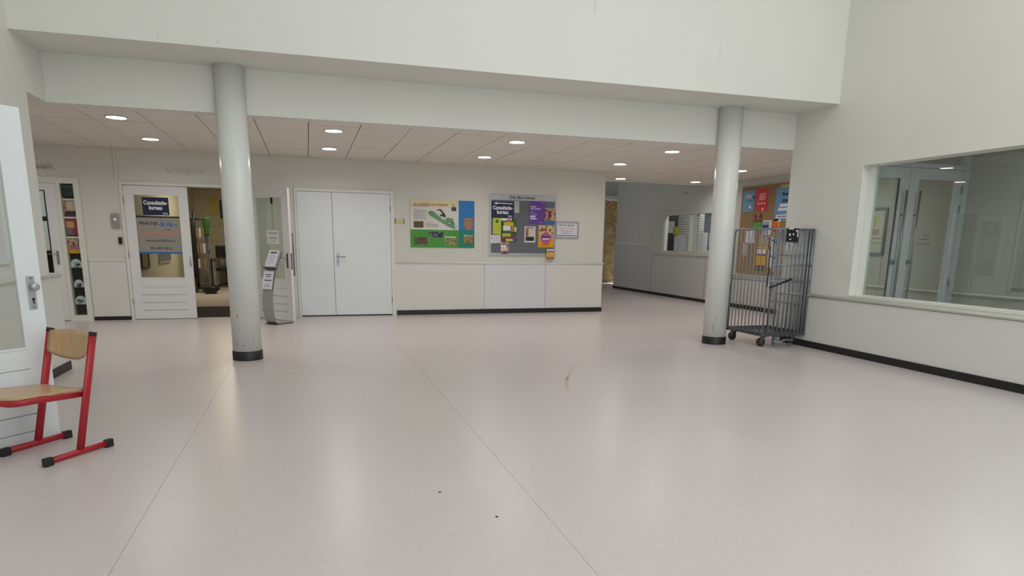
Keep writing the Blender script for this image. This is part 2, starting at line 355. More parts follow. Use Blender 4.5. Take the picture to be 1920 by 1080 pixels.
# office seen through that window: white brick wall, dark shelf
wo = struct('wall_office', MB().box(9.0, 12.5, 17.9, 18.0, 0, 3).box(12.4, 12.5, 12.5, 18, 0, 3).box(9, 12.5, 12.4, 12.5, 0, 3).box(9, 12.5, 12.4, 18, 2.9, 3.0).box(9, 12.5, 12.4, 18, -.1, 0), GREYWALL)
BRK = mat('white_painted_brick', (0.86, 0.86, 0.84), .6, var=.05, scale=8)
bk = struct('wall_brick', box(10.44, 10.5, 14.0, 17.9, 0.0, 2.9), mat('grey_mortar', (0.60, 0.59, 0.57), .8))
bmesh0 = None
for r in range(22):
    for c in range(12):
        y0 = 16.1+.215*c+(0.107 if r % 2 else 0)
        if bmesh0 is None: bmesh0 = MB().box(-.012, 0, 0, .205, 0, .055).build('brick', BRK, bk); b_ = bmesh0
        else: b_ = bmesh0.copy(); C.objects.link(b_)
        b_.location = (10.44+random.uniform(-.002, .002), y0-1.0+0.2, 1.1+.066*r)
area('office_lamp', (9.7, 15.2, 2.85), (0, 0, 0), .5, 1.5, POW['office'], (.97, 1, .98))
# passage end wall with a boarded-up door
we = struct('wall_passage', MB().box(5.4, 9.2, 20.5, 20.65, 0, 3.7).box(9.2, 11.6, 20.5, 20.65, 2.83, 3.7).box(11.4, 11.6, 18.4, 20.5, 0, 3.7).box(8.95, 11.6, 18.25, 18.35, 0, 3.7)
            .box(5.34, 8.95, 13.49, 13.6, 3.6, 3.7), GREYWALL)
struct('ceiling_passage', box(5.34, 11.6, 13.45, 20.65, 3.6, 3.75), WALL)
d5 = struct('door_5', MB().box(9.2, 9.37, 20.40, 20.52, 0, 2.83).box(9.37, 11.4, 20.40, 20.52, 2.71, 2.83), DOORW)
def plywood():
    m = bpy.data.materials.new('plywood_sheet'); m.use_nodes = True; nt = m.node_tree; b = nt.nodes['Principled BSDF']
    tc = nt.nodes.new('ShaderNodeTexCoord'); mp = nt.nodes.new('ShaderNodeMapping'); mp.inputs['Scale'].default_value = (.9, 1, 2.2)
    n = nt.nodes.new('ShaderNodeTexNoise'); n.inputs['Scale'].default_value = 1.2; n.inputs['Detail'].default_value = 1.0
    mu = nt.nodes.new('ShaderNodeMath'); mu.operation = 'MULTIPLY'; mu.inputs[1].default_value = 7.0
    fr = nt.nodes.new('ShaderNodeMath'); fr.operation = 'FRACT'; r = nt.nodes.new('ShaderNodeValToRGB')
    nt.links.new(tc.outputs['Object'], mp.inputs[0]); nt.links.new(mp.outputs[0], n.inputs['Vector']); nt.links.new(n.outputs['Fac'], mu.inputs[0])
    nt.links.new(mu.outputs[0], fr.inputs[0]); nt.links.new(fr.outputs[0], r.inputs[0])
    r.color_ramp.elements[0].color = (*lin((0.68, 0.53, 0.34)), 1); r.color_ramp.elements[1].color = (*lin((0.86, 0.72, 0.50)), 1)
    nt.links.new(r.outputs[0], b.inputs['Base Color']); b.inputs['Roughness'].default_value = .6
    return m
PLY = plywood()
ply = thing('plywood_sheet', 'bare plywood sheet boarding up the door at the far end of the passage', 'board', (9.37, 20.4, 0))
box(0, 1.6, -.018, 0, 0.02, 2.70).build('sheet', PLY, ply)
for k in range(16):
    for x in (0.03, 0.24+.008*(k % 3)):
        z = .1+.165*k
        MB().lathe([(.012, 0), (.012, -.003)], (x, -.018, z), 'y', 8).build('screw', BLK, ply)
# rooms behind the far wall
struct('wall_rooms', MB().box(-6.7, -6.6, 7.3, 21.5, 0, 2.8).box(-6.7, XL-.1, 7.3, 7.42, 0, 2.75).box(-3.05, 5.34, 20.8, 20.95, 0, 2.8).box(-3.12, -3.0, 12.15, 20.8, 0, 2.8)
       .box(-6.6, -5.9, 17.0, 17.1, 0, 2.8).box(-4.3, -3.1, 17.0, 17.1, 0, 2.8).box(-5.9, -4.3, 17.0, 17.1, 0, 0.95).box(0.6, .7, 12.15, 20.8, 0, 2.8), mat('room_wall_paint', (0.80, 0.78, 0.72), .6))
struct('ceiling_rooms', MB().box(-6.7, 5.34, 12.12, 17.1, 2.72, 2.8).box(-3.1, 5.34, 17.1, 20.95, 2.72, 2.8), GREYWALL)
struct('ceiling_corridor', MB().box(XR+.2, XC+.15, -4, 8.0, ZC, ZC+.08), GREYWALL)
struct('wall_corridor_end', box(XR+.2, XC+.15, 1.9, 2.0, 0, 2.8), GREYWALL)
struct('ground', box(-30, 10, 21.7, 60, -.5, -.3), mat('grass_ground', (0.32, 0.36, 0.25), .9, var=.3, scale=3))

# ------------------------------------------------------------------ columns
def column(x, y, label, marks):
    t = thing('column', label, 'column', (x, y, 0))
    MB().lathe([(.153, .10), (.153, ZB)], n=48).build('shaft', COLW, t)
    MB().lathe([(.161, 0), (.160, .006), (.160, .095), (.154, .102)], n=48).build('base_ring', BLACK, t)
    for a, z, w, h in marks:
        vs = []
        for i in range(4):
            for q in (-1, 1):
                an = math.radians(a)+q*w*(1-abs(i-1.5)/3)/.153+i*.006; vs.append((.1537*math.sin(an), -.1537*math.cos(an), z+h*i/3))
        MB().add(vs, [(2*i, 2*i+1, 2*i+3, 2*i+2) for i in range(3)]).build('scuff_mark', SCUFFD, t)
SCUFFD = mat('scuff_dark', (0.42, 0.42, 0.40), .6)
column(-0.70, 7.83, 'round white column nearer the red chair, standing before the open doorway', [(-28, .47, .004, .05), (-38, .17, .005, .04), (30, .23, .004, .02), (-25, .34, .003, .02), (-10, .16, .006, .02)])
column(5.29, 7.80, 'round white column beside the roll cage', [(-42, .16, .004, .12), (-35, .30, .002, .1), (-30, .13, .005, .02), (10, .12, .004, .02), (25, .42, .004, .03)])

# ------------------------------------------------------------------ doors
def hinge(p, x, z, y=0.0):
    MB().tube([(x, y-.006, z-.05), (x, y-.006, z+.05)], .009, 8).build('hinge', STEEL, p)
def glazed_leaf(root, W, m, gl=(0.13, 0.79, 0.665, 1.98), grooves=(.53, .40, .275, .15), H=2.105, pane_m=None, thick=.045, zb=.012):
    """leaf in local x 0..W, thickness from -thick/2 to thick/2, front facing -y: stiles and rails around a pane, grooved boards below"""
    x0, x1, z0, z1 = gl; h = thick/2
    lo = grooves[0]
    MB().box(0, x0, -h, h, zb, H).box(x1, W, -h, h, zb, H).box(x0, x1, -h, h, z1, H).box(x0, x1, -h, h, lo, z0).build('leaf_frame', m, root)
    box(x0, x1, -.004, .004, zb, lo).build('panel_core', m, root)
    zs = list(grooves)+[zb]
    for a, b in zip(zs[:-1], zs[1:]):
        box(x0, x1, -h, h, b+.004 if b > zb else b, a-.004).build('plank', m, root)
    box(x0, x1, -.003, .003, z0, z1).build('pane', pane_m or GLASS, root)
    MB().box(x0, x0+.014, -h-.004, -h+.012, z0, z1).box(x1-.014, x1, -h-.004, -h+.012, z0, z1).box(x0+.014, x1-.014, -h-.004, -h+.012, z0, z0+.014).box(x0+.014, x1-.014, -h-.004, -h+.012, z1-.014, z1).build('glazing_bead', m, root)

# door frame of the practice doorway
d1 = struct('door_1', MB().box(-2.78, -2.735, YW-.025, YW+.15, 0, 2.16).box(-0.87, -0.83, YW-.025, YW+.15, 0, 2.16).box(-2.735, -0.87, YW-.025, YW+.15, 2.115, 2.16), TRIMW)
LA = thing('door_leaf', 'closed white door leaf with lettered glass pane and blue sign', 'door', (-2.73, YW+.0, 0))
glazed_leaf(LA, .915, DOORW)
for z in (1.88, 1.05, .3): hinge(LA, -.004, z, -.02)
MB().tube([(.885, -.022, .86), (.885, -.05, .87), (.885, -.05, 1.0), (.885, -.022, 1.01)], .007, 8).build('pull_handle', STEEL, LA)
box(.905, .918, -.01, .01, .80, 1.06).build('lock_plate', STEEL, LA)
FOIL = mat('grey_window_foil', (0.60, 0.585, 0.545), .45, var=.02)
BLUEP = mat('blue_print', (0.16, 0.42, 0.72), .45, var=.04)
ORANGEP = mat('orange_print', (0.90, 0.52, 0.30), .5, var=.03)
fo = thing('window_lettering', 'grey foil band with practice name and phone number on the door glass', 'sign', (-2.73, YW, 0))
box(.13, .79, -.0065, -.0032, 1.075, 1.62).build('foil', FOIL, fo)
box(.13, .79, -.0068, -.0032, 1.62, 1.645).build('top_line', INK, fo)
box(.13, .79, -.0068, -.0032, 1.055, 1.085).build('blue_line', BLUEP, fo)
text('PRAKTIJK', fo, INK, .185, .455, 1.492, 1.555, -.0072, heavy=.02)
text('de Aa', fo, BLUEP, .47, .665, 1.485, 1.575, -.0072, heavy=.02)
box(.685, .735, -.0074, -.0064, 1.507, 1.514).build('dash', INK, fo)
MB().tube([(.545+.09*i/8, -.007, 1.447-.016*math.sin(PI*i/8)) for i in range(9)], .004, 6).build('smile_stroke', INK, fo)
text('logopedie en Dyslexie', fo, ORANGEP, .185, .745, 1.345, 1.405, -.0072, heavy=.015)
text('www.praktijkdeaa.nl', fo, INK, .25, .68, 1.235, 1.285, -.0072, heavy=.01)
text('050-409 6416', fo, INK, .31, .62, 1.12, 1.165, -.0072, heavy=.01)
def consult_sign(parent, x0, x1, z0, z1, y, fx, fz, arrow=False):
    w, h = x1-x0, z1-z0
    text('Consultatie-', parent, WHITEP, x0+.05*w, x0+.95*w, z0+fz[0]*h, z0+fz[1]*h, y, heavy=.035)
    text('bureau', parent, WHITEP, x0+.24*w, x0+.74*w, z0+fz[2]*h, z0+fz[3]*h, y, heavy=.035)
    patch(parent, 'logo_block', mat('pale_logo_block', (0.55, 0.65, 0.76), .5), x0+.74*w, x0+.94*w, z0+.05*h, z0+.15*h, y)
cs = thing('door_sign', 'dark blue consultatiebureau sign behind the top of the door glass', 'sign', (-2.73, YW, 0))
box(.25, .63, -.006, -.0034, 1.66, 1.935).build('board', NAVY, cs)
consult_sign(cs, .25, .63, 1.66, 1.935, -.0068, None, (.58, .82, .30, .54))

LB = thing('door_leaf', 'glazed door leaf standing open behind the leaflet stand', 'door', (-0.875, YW-.03, 0), math.atan2(-.69, .62))
glazed_leaf(LB, .915, DOORW, pane_m=glass('door_glass_greenish', (0.87, 0.905, 0.86), extra=.03))
MB().box(.83, .862, -.030, -.022, .86, 1.09).build('lock_plate', DARKZ, LB)
MB().tube([(.846, -.028, 1.02), (.846, -.075, 1.02), (.74, -.078, 1.02)], .009, 8).build('lever_handle', STEEL, LB)
MB().tube([(.88, .022, .72), (.88, .075, .74), (.88, .075, 1.40), (.88, .022, 1.42)], .012, 8).build('bar_handle', STEEL, LB)
box(.910, .918, -.012, .012, .84, 1.10).build('edge_lock', DARKZ, LB)
# paper hanging on the open leaf's glass
hp = thing('hanging_sign', 'white paper notice hung on a cord against the open glazed door', 'sign', (-0.875, YW-.03, 0), math.atan2(-.69, .62))
box(.36, .66, -.009, -.007, 1.235, 1.455).build('sheet', PAPER, hp)
MB().tube([(.53, -.012, 1.455), (.53, -.012, 1.90)], .003, 6).build('cord', DARKZ, hp)
box(.515, .545, -.022, -.003, 1.87, 1.985).build('hook', BLK, hp)
text('Consultatiebureau', hp, INK, .40, .63, 1.402, 1.422, -.0095, heavy=.02)
text('afwezig', hp, INK, .435, .60, 1.31, 1.35, -.0095)
text('vandaag', hp, INK, .47, .565, 1.265, 1.285, -.0095)

# flush double door
d2 = struct('door_2', MB().box(-.19, -.155, YW-.025, YW+.15, 0, 2.155).box(1.405, 1.445, YW-.025, YW+.15, 0, 2.155).box(-.155, 1.405, YW-.025, YW+.15, 2.11, 2.155), TRIMW)
e1 = thing('door_leaf', 'narrower flush white leaf of the double door, without a handle', 'door', (-.155, YW+.02, 0))
box(.003, .572, -.035, .01, .022, 2.105).build('leaf', DOORC, e1, bevel=.002)
e2 = thing('door_leaf', 'wide flush white leaf of the double door with a lever handle', 'door', (.42, YW+.02, 0))
box(.003, .982, -.035, .01, .022, 2.105).build('leaf', DOORC, e2, bevel=.002)
hd = box(.045, .085, -.043, -.035, .87, 1.09).build('lock_plate', STEEL, e2, bevel=.003)
MB().tube([(.065, -.04, 1.035), (.065, -.085, 1.035), (.08, -.095, 1.035), (.19, -.095, 1.03)], .009, 8).build('lever_handle', STEEL, e2)
MB().lathe([(.008, 0), (.008, -.002)], (.065, -.043, .945), 'y', 12).build('keyhole', BLK, e2)
for z in (1.86, .28): hinge(e2, .985, z, -.035)
box(-.155, 1.405, YW+.03, YW+.12, 0.0, 2.11).build('backing', BLK, d2)

# left-hand glazed entrance of the room beside (mostly hidden) with its sidelight
d3 = struct('door_3', MB().box(-4.66, -4.60, YW-.025, YW+.15, 0, 2.19).box(-3.645, -3.585, YW-.025, YW+.15, 0, 2.19).box(-3.405, -3.325, YW-.025, YW+.15, 0, 2.19)
            .box(-4.60, -3.645, YW-.025, YW+.15, 2.10, 2.19).box(-3.585, -3.405, YW-.025, YW+.15, 2.10, 2.19).box(-3.585, -3.405, YW-.025, YW+.15, 0, .085), TRIMW)
l3 = thing('door_leaf', 'white door leaf with a tall narrow glass slit, left of the poster window', 'door', (-4.60, YW+.0, 0))
MB().box(.005, .40, -.02, .02, .012, 2.095).box(.81, .952, -.02, .02, .012, 2.095).box(.40, .81, -.02, .02, .012, .70).box(.40, .81, -.02, .02, 1.99, 2.095).build('leaf', DOORW, l3)
box(.40, .81, -.003, .003, .70, 1.99).build('pane', GLASS, l3)
MB().box(.795, .812, -.022, .022, .70, 1.99).box(.40, .812, -.022, .022, 1.978, 1.992).build('glazing_gasket', BLK, l3)
box(.868, .902, -.028, -.02, .88, 1.09).build('lock_plate', STEEL, l3)
MB().tube([(.885, -.024, 1.04), (.885, -.07, 1.04), (.87, -.078, 1.04), (.77, -.078, 1.04)], .009, 8).build('lever_handle', STEEL, l3)
w3 = struct('window_3', box(-3.588, -3.402, YW+.01, YW+.016, .08, 2.10), GLASS)
struct('backing', box(-3.585, -3.405, YW+.10, YW+.12, .085, 2.10), mat('dark_backing', (0.13, 0.11, 0.10), .7, var=.1), w3)
shw = thing('display_shelves', 'narrow display window lined with posters and half-round panes', 'display', (-3.495, YW+.05, 0))
for z in (1.866, 1.595, 1.297):
    box(-.088, .088, -.03, .04, z-.014, z+.014).build('shelf', TRIMW, shw)
def silhouettes(name, x, z, w, h, c):
    b = MB(); pts = []
    for k in range(13):
        a = PI*k/12; pts.append((math.cos(a)*w, math.sin(a)*h))
    pts = [(w*.92, -h*.35)]+pts+[(-w*.92, -h*.35)]
    o = thing(name, c, 'disc', (-3.495+x, YW+.035, z))
    MB().prism(pts, -.004, 0, 'y').build('disc', mat('frosted_disc', (0.80, 0.83, 0.86), .4, var=.02), o)
    for k in range(7):
        q = random.uniform(-.6, .6)*w; s_ = random.uniform(.008, .017); zz = random.uniform(-.25, .35)*h
        MB().lathe([(s_, -.004), (s_*.8, -.006)], (q, 0, zz), 'y', 9).build('leaf', mat('dark_silhouette', (0.22, 0.22, 0.22), .6), o)
    MB().tube([(-.4*w, -.005, -.3*h), (0, -.005, .1*h), (.35*w, -.005, .4*h)], .004, 5).build('stem', MATS['dark_silhouette'], o)
    MB().tube([(.05*w, -.005, -.3*h), (0, -.005, .1*h), (-.35*w, -.005, .45*h)], .004, 5).build('stem', MATS['dark_silhouette'], o)
silhouettes('window_disc', .0, .865, .083, .10, 'uppermost frosted half-round disc with plant silhouette in the narrow window')
silhouettes('window_disc', .004, .555, .070, .09, 'middle frosted half-round disc with plant silhouette in the narrow window')
silhouettes('window_disc', .006, .29, .083, .10, 'lowest frosted half-round disc with plant silhouette in the narrow window')
def small_poster(z0, z1, base, rows, label, x=(-.085, .085), y=YW+.03):
    o = thing('poster', label, 'poster', (-3.495, y, 0))
    patch(o, 'sheet', base, x[0], x[1], z0, z1, 0)
    for nm, m, a, b, c, d in rows:
        patch(o, nm, m, x[0]+a*(x[1]-x[0]), x[0]+b*(x[1]-x[0]), z0+c*(z1-z0), z0+d*(z1-z0), -.0012)
PINKB = photo('photo_pink_people', [(0.55, 0.25, 0.25), (0.80, 0.62, 0.55), (0.85, 0.80, 0.70)], 22)
small_poster(1.91, 2.08, mat('dark_green_print', (0.10, 0.17, 0.15), .5, var=.2), [('strip', mat('grey_green_print', (0.30, 0.36, 0.33), .5), 0, 1, .8, .95)], 'dark green poster at the top of the narrow window')
small_poster(1.63, 1.85, PINKB, [('card', mat('cream_print', (0.84, 0.80, 0.66), .5), .30, 1, .38, .9), ('band', mat('aubergine_print', (0.22, 0.14, 0.17), .5), .1, 1, .02, .28)], 'pink and cream poster, second from the top of the narrow window')
small_poster(1.33, 1.575, photo('photo_crimson', [(0.50, 0.08, 0.16), (0.72, 0.18, 0.28), (0.60, 0.10, 0.15)], 20), [('card', mat('ochre_print', (0.80, 0.66, 0.45), .5), .05, .7, .45, .85), ('photograph', photo('photo_grey_hand', [(0.35, 0.36, 0.40), (0.58, 0.55, 0.55)], 25), 0, .55, .0, .42)], 'crimson poster with ochre card in the narrow window')
small_poster(1.05, 1.28, mat('yellow_poster_print', (0.89, 0.66, 0.14), .5, var=.05), [('photograph', photo('photo_party', [(0.55, 0.30, 0.18), (0.88, 0.80, 0.62), (0.62, 0.30, 0.50), (0.25, 0.25, 0.3)], 28), .02, .98, .5, .97), ('oval', mat('mauve_print', (0.68, 0.42, 0.58), .5), .15, .85, .25, .52)], 'yellow party poster in the narrow window')

# foreground door standing open on the left
LD = thing('door_leaf', 'white glazed door standing open behind the red chair, with knob on a lock plate', 'door', (-2.29, 4.31, 0), math.atan2(.69, .615))
glazed_leaf(LD, .924, DOORC, gl=(.13, .795, .61, 1.96), grooves=(.485, .335, .188, .075), H=2.09)
lp = box(.835, .880, -.032, -.022, .862, 1.072).build('lock_plate', ALU, LD, bevel=.003)
MB().lathe([(.013, -.03), (.013, -.048), (.022, -.053), (.026, -.063), (.023, -.073), (.009, -.078)], (.862, 0, 1.005), 'y', 24).build('door_knob', ALU, LD)
MB().lathe([(.009, 0), (.009, -.0015)], (.860, -.032, .925), 'y', 14).box(.856, .864, -.0335, -.032, .895, .925).build('keyhole', BLK, LD)
for z in (1.058, .876): MB().lathe([(.005, 0), (.005, -.002)], (.858, -.032, z), 'y', 10).build('screw', DARKZ, LD)
for z in (1.965, .10): box(.916, .928, -.012, .012, z-.03, z+.03).build('edge_bolt', DARKZ, LD)
struct('door_4', MB().box(XL, XL+.03, 4.31, 4.40, 0, 2.16).box(XL, XL+.03, 3.30, 3.39, 0, 2.16).box(XL, XL+.03, 3.39, 4.31, 2.10, 2.16), TRIMW)
fb = thing('picture_frame', 'white framed panel on the left wall seen through the glazed door', 'frame', (XL, 6.02, 1.09), PI/2)
MB().box(-.5, -.46, -.03, 0, 0, .75).box(.46, .5, -.03, 0, 0, .75).box(-.46, .46, -.03, 0, 0, .04).box(-.46, .46, -.03, 0, .71, .75).build('frame', TRIMW, fb)
box(-.46, .46, -.012, 0, .04, .71).build('panel', PAPER, fb)

# ------------------------------------------------------------------ red school chair
ch = thing('school_chair', 'red tubular school chair with plywood seat and back', 'chair', (-1.7010, 4.4077, 0), -0.6137)
BEECH = bpy.data.materials.new('beech_plywood'); BEECH.use_nodes = True
def beech():
    nt = BEECH.node_tree; b = nt.nodes['Principled BSDF']; tc = nt.nodes.new('ShaderNodeTexCoord'); mp = nt.nodes.new('ShaderNodeMapping')
    mp.inputs['Scale'].default_value = (38, 3.0, 3.0); n = nt.nodes.new('ShaderNodeTexNoise'); n.inputs['Scale'].default_value = 1.5; n.inputs['Detail'].default_value = 4
    r = nt.nodes.new('ShaderNodeValToRGB'); r.color_ramp.elements[0].position = .3; r.color_ramp.elements[1].position = .7
    r.color_ramp.elements[0].color = (*lin((0.72, 0.58, 0.42)), 1); r.color_ramp.elements[1].color = (*lin((0.80, 0.67, 0.50)), 1)
    nt.links.new(tc.outputs['Object'], mp.inputs[0]); nt.links.new(mp.outputs[0], n.inputs['Vector']); nt.links.new(n.outputs['Fac'], r.inputs[0]); nt.links.new(r.outputs[0], b.inputs['Base Color'])
    b.inputs['Roughness'].default_value = .3
beech()
def seat_z(y): return .402+.035*max(0, (.34-y))/.44 + (.012*((.02-y)/.12)**2*-1 if y < .02 else 0)
nx, ny = 12, 14; outl = []
b = MB(); top = []; 
for j in range(ny+1):
    v = j/ny; y = .345-.455*v
    hw = .178 if v < .12 else .178+.022*min(1, (v-.12)/.5)
    if v > .82: hw -= .075*((v-.82)/.18)**2
    for i in range(nx+1):
        x = (2*i/nx-1)*hw
        z = seat_z(y)-.008*math.cos(x/.2*PI/2)*(1 if v < .7 else .6)
        yy = y+(.0 if v < .9 else .012*(x/hw)**2*((v-.9)/.1))
        top.append((x, yy, z))
N = (nx+1)*(ny+1)
fs = []
for j in range(ny):
    for i in range(nx):
        k = j*(nx+1)+i; fs += [(k, k+1, k+nx+2, k+nx+1), (N+k, N+k+nx+1, N+k+nx+2, N+k+1)]
rim = [i for i in range(nx+1)]+[j*(nx+1)+nx for j in range(1, ny+1)]+[ny*(nx+1)+i for i in range(nx-1, -1, -1)]+[j*(nx+1) for j in range(ny-1, 0, -1)]
for a, c in zip(rim, rim[1:]+rim[:1]): fs.append((a, c, N+c, N+a))
b.add(top+[(x, y, z-.010) for x, y, z in top], fs, True)
b.build('seat', BEECH, ch)
# seat frame: flat steel band running round under the seat
path = [(.19, .33), (.195, .12), (.195, -.02), (.175, -.075), (.135, -.098), (0, -.105), (-.135, -.098), (-.175, -.075), (-.195, -.02), (-.195, .12), (-.19, .33)]
MB().tube([(x, y, seat_z(y)-.031) for x, y in path], .010, 10, ry=.019).build('seat_frame', RED, ch)
bk_ = MB(); pts = []
nu, nv = 14, 6
for j in range(nv+1):
    for i in range(nu+1):
        u = 2*i/nu-1; v = j/nv
        zt = .745-.012*abs(u)**3; zb_ = .562+.040*abs(u)**2.6
        z = zb_+(zt-zb_)*v
        hw = .193
        if v < .15 or v > .85: hw -= .010*(1-min(v, 1-v)/.15)
        y = .23+.175*(z-.03)/.705-.012+.040*(1-u*u)+.0225*(1-u)
        pts.append((u*hw, y, z))
M_ = (nu+1)*(nv+1); fs = []
for j in range(nv):
    for i in range(nu):
        k = j*(nu+1)+i; fs += [(k, k+1, k+nu+2, k+nu+1), (M_+k, M_+k+nu+1, M_+k+nu+2, M_+k+1)]
rim = [i for i in range(nu+1)]+[j*(nu+1)+nu for j in range(1, nv+1)]+[nv*(nu+1)+i for i in range(nu-1, -1, -1)]+[j*(nu+1) for j in range(nv-1, 0, -1)]
for a, c in zip(rim, rim[1:]+rim[:1]): fs.append((a, c, M_+c, M_+a))
bk_.add(pts+[(x, y-.010, z) for x, y, z in pts], fs, True); bk_.build('backrest', BEECH, ch)
for s in (1, -1):
    x = .2075*s; dy = 0 if s > 0 else .045
    MB().tube([(x, .232+dy, .03), (x, .405+dy, .728)], .0125, 12, ry=.026, up=(0, 1, 0)).build('upright', RED, ch)
    MB().tube([(x, .4025+dy, .722), (x, .409+dy, .745)], .0135, 12, ry=.027, up=(0, 1, 0)).build('end_cap', RUBBER, ch)
    MB().tube([(x, .03+dy, .026), (x, .435+dy, .026)], .014, 12, ry=.020).build('skid', RED, ch)
    for y0, y1 in ((-.002, .055), (.400, .457)):
        MB().rbox(x-.018, x+.018, y0+dy, y1+dy, 0.0, .050, .008).build('foot_cap', RUBBER, ch, bevel=.006)
    MB().tube([(x, .33+dy, seat_z(.33)-.03), (x-.02*s, .31+dy, seat_z(.31)-.03)], .012, 8).build('seat_bracket', RED, ch)

# ------------------------------------------------------------------ leaflet stand
ls = thing('leaflet_stand', 'curved grey metal leaflet stand before the open glazed door', 'stand', (-.60, 10.98, 0), -PI/4)
prof = [(.30, .012), (.10, .010), (.02, .012), (-.02, .05), (-.045, .15), (-.058, .28), (-.055, .42), (-.035, .56), (.0, .70), (.05, .84), (.11, .97), (.19, 1.12)]
GREYM = mat('grey_lacquered_steel', (0.66, 0.66, 0.655), .4, .3, var=.02)
vs = []
for d, z in prof: vs += [(-.115, d, z), (.115, d, z)]
k = len(vs)
vs2 = [(x, y+.006, z+.004) for x, y, z in vs]; n = len(prof)
fs = []
for i in range(n-1): fs += [(2*i, 2*i+1, 2*i+3, 2*i+2), (k+2*i, k+2*i+2, k+2*i+3, k+2*i+1), (2*i, 2*i+2, k+2*i+2, k+2*i), (2*i+1, k+2*i+1, k+2*i+3, 2*i+3)]
fs += [(0, k, k+1, 1), (2*n-2, 2*n-1, k+2*n-1, k+2*n-2)]
MB().add(vs+vs2, fs).build('band', GREYM, ls)
box(-.13, .13, -.02, .32, 0, .010).build('base_plate', mat('dark_steel', (0.25, 0.25, 0.26), .4, .5), ls)
def lean(mb, name, m, parent, a=.0):
    o = mb.build(name, m, parent); return o
# tilted frame for sheets on the band: upper part rises from (0,.70) to (.19,1.12), lower from (-.045,.52) to (.05,.84)
up_t = bpy.data.objects.new('leaflet_tray', None); 
def tilted(x0, x1, p, q, t0, t1, off):
    """slab following the band between profile points p and q, from fraction t0 to t1, standing off by off"""
    (d0, z0), (d1, z1) = p, q; L_ = math.hypot(d1-d0, z1-z0); nx_, nz_ = -(z1-z0)/L_, (d1-d0)/L_
    A = (d0+(d1-d0)*t0, z0+(z1-z0)*t0); B = (d0+(d1-d0)*t1, z0+(z1-z0)*t1); v = []
    for o_ in off:
        for X in (x0, x1):
            for P in (A, B): v.append((X, P[0]+nx_*o_, P[1]+nz_*o_))
    return MB().add(v, [(0, 1, 3, 2), (4, 6, 7, 5), (0, 4, 5, 1), (2, 3, 7, 6), (0, 2, 6, 4), (1, 5, 7, 3)])
UP, UQ, LP_, LQ = (.045, .865), (.175, 1.135), (-.052, .55), (.012, .825)
tilted(-.115, .115, UP, UQ, 0, 1, (.004, .035)).build('leaflet_tray', ALU, ls)
tilted(-.108, .108, UP, UQ, .04, .98, (.035, .037)).build('sheet', PAPER, ls)
tilted(-.07, .07, UP, UQ, .78, .90, (.037, .038)).build('print_block', mat('grey_print_block', (.45, .44, .44), .6), ls)
tilted(-.07, .06, UP, UQ, .2, .7, (.037, .0375)).build('print_lines', mat('lilac_print', (.80, .79, .86), .6), ls)
tilted(-.12, .12, UP, UQ, -.04, .03, (.0, .05)).build('tray_lip', DARKZ, ls)
tilted(-.108, .108, LP_, LQ, 0, 1, (.007, .009)).build('sheet', PAPER, ls)
for a, bb, w in ((.78, .83, .07), (.68, .72, .05), (.46, .52, .075), (.28, .30, .03), (.16, .19, .06)):
    tilted(-w, w, LP_, LQ, a, bb, (.009, .010)).build('print_line', mat('soft_ink', (.36, .35, .38), .6), ls)

# ------------------------------------------------------------------ roll cage
rc = thing('roll_cage', 'grey steel roll cage trolley in the corner beside the column', 'trolley', (5.68, 7.30, 0))
CW, CD, CB, CT = .66, .76, .175, 1.54
MB().box(0, CW, 0, .035, CB-.03, CB+.02).box(0, CW, CD-.035, CD, CB-.03, CB+.02).box(0, .035, .035, CD-.035, CB-.03, CB+.02).box(CW-.035, CW, .035, CD-.035, CB-.03, CB+.02).build('base_frame', DARKZ, rc)
dk = MB()
for i in range(1, 9): dk.tube([(CW*i/9, .03, CB+.012), (CW*i/9, CD-.03, CB+.012)], .005, 6)
for j in range(1, 8): dk.tube([(.03, CD*j/8, CB+.016), (CW-.03, CD*j/8, CB+.016)], .005, 6)
o = dk.build('wire_deck', DARKZ, rc); o['kind'] = 'stuff'
def side(x, nb, rail_zs):
    r = .07
    fr_ = [(x, .0, CB), (x, .0, CT-.0)]
    arc = [(x, CD-r+r*math.sin(a), CT-r+r*math.cos(a)) for a in [i*PI/12 for i in range(7)]]
    MB().tube([(x, .012, CT)]+arc+[(x, CD, CB)], .013, 10).build('side_frame', ZINC, rc)
    MB().tube([(x, .0, CB-.02), (x, .0, CT+.012)], .017, 4, ry=.017).build('post', ZINC, rc)
    for z in rail_zs: MB().tube([(x, .01, z), (x, CD-.01, z)], .009, 8).build('cross_rail', ZINC, rc)
    first = None
    for i in range(1, nb+1):
        y = CD*i/(nb+1)
        if first is None: first = MB().tube([(0, 0, CB+.01), (0, 0, CT-.004)], .0065, 8).build('bar', ZINC, rc); b_ = first
        else: b_ = first.copy(); C.objects.link(b_)
        b_.location = (x, y, 0)
side(0, 9, (.87,)); side(CW, 9, (.55, .87, 1.2))
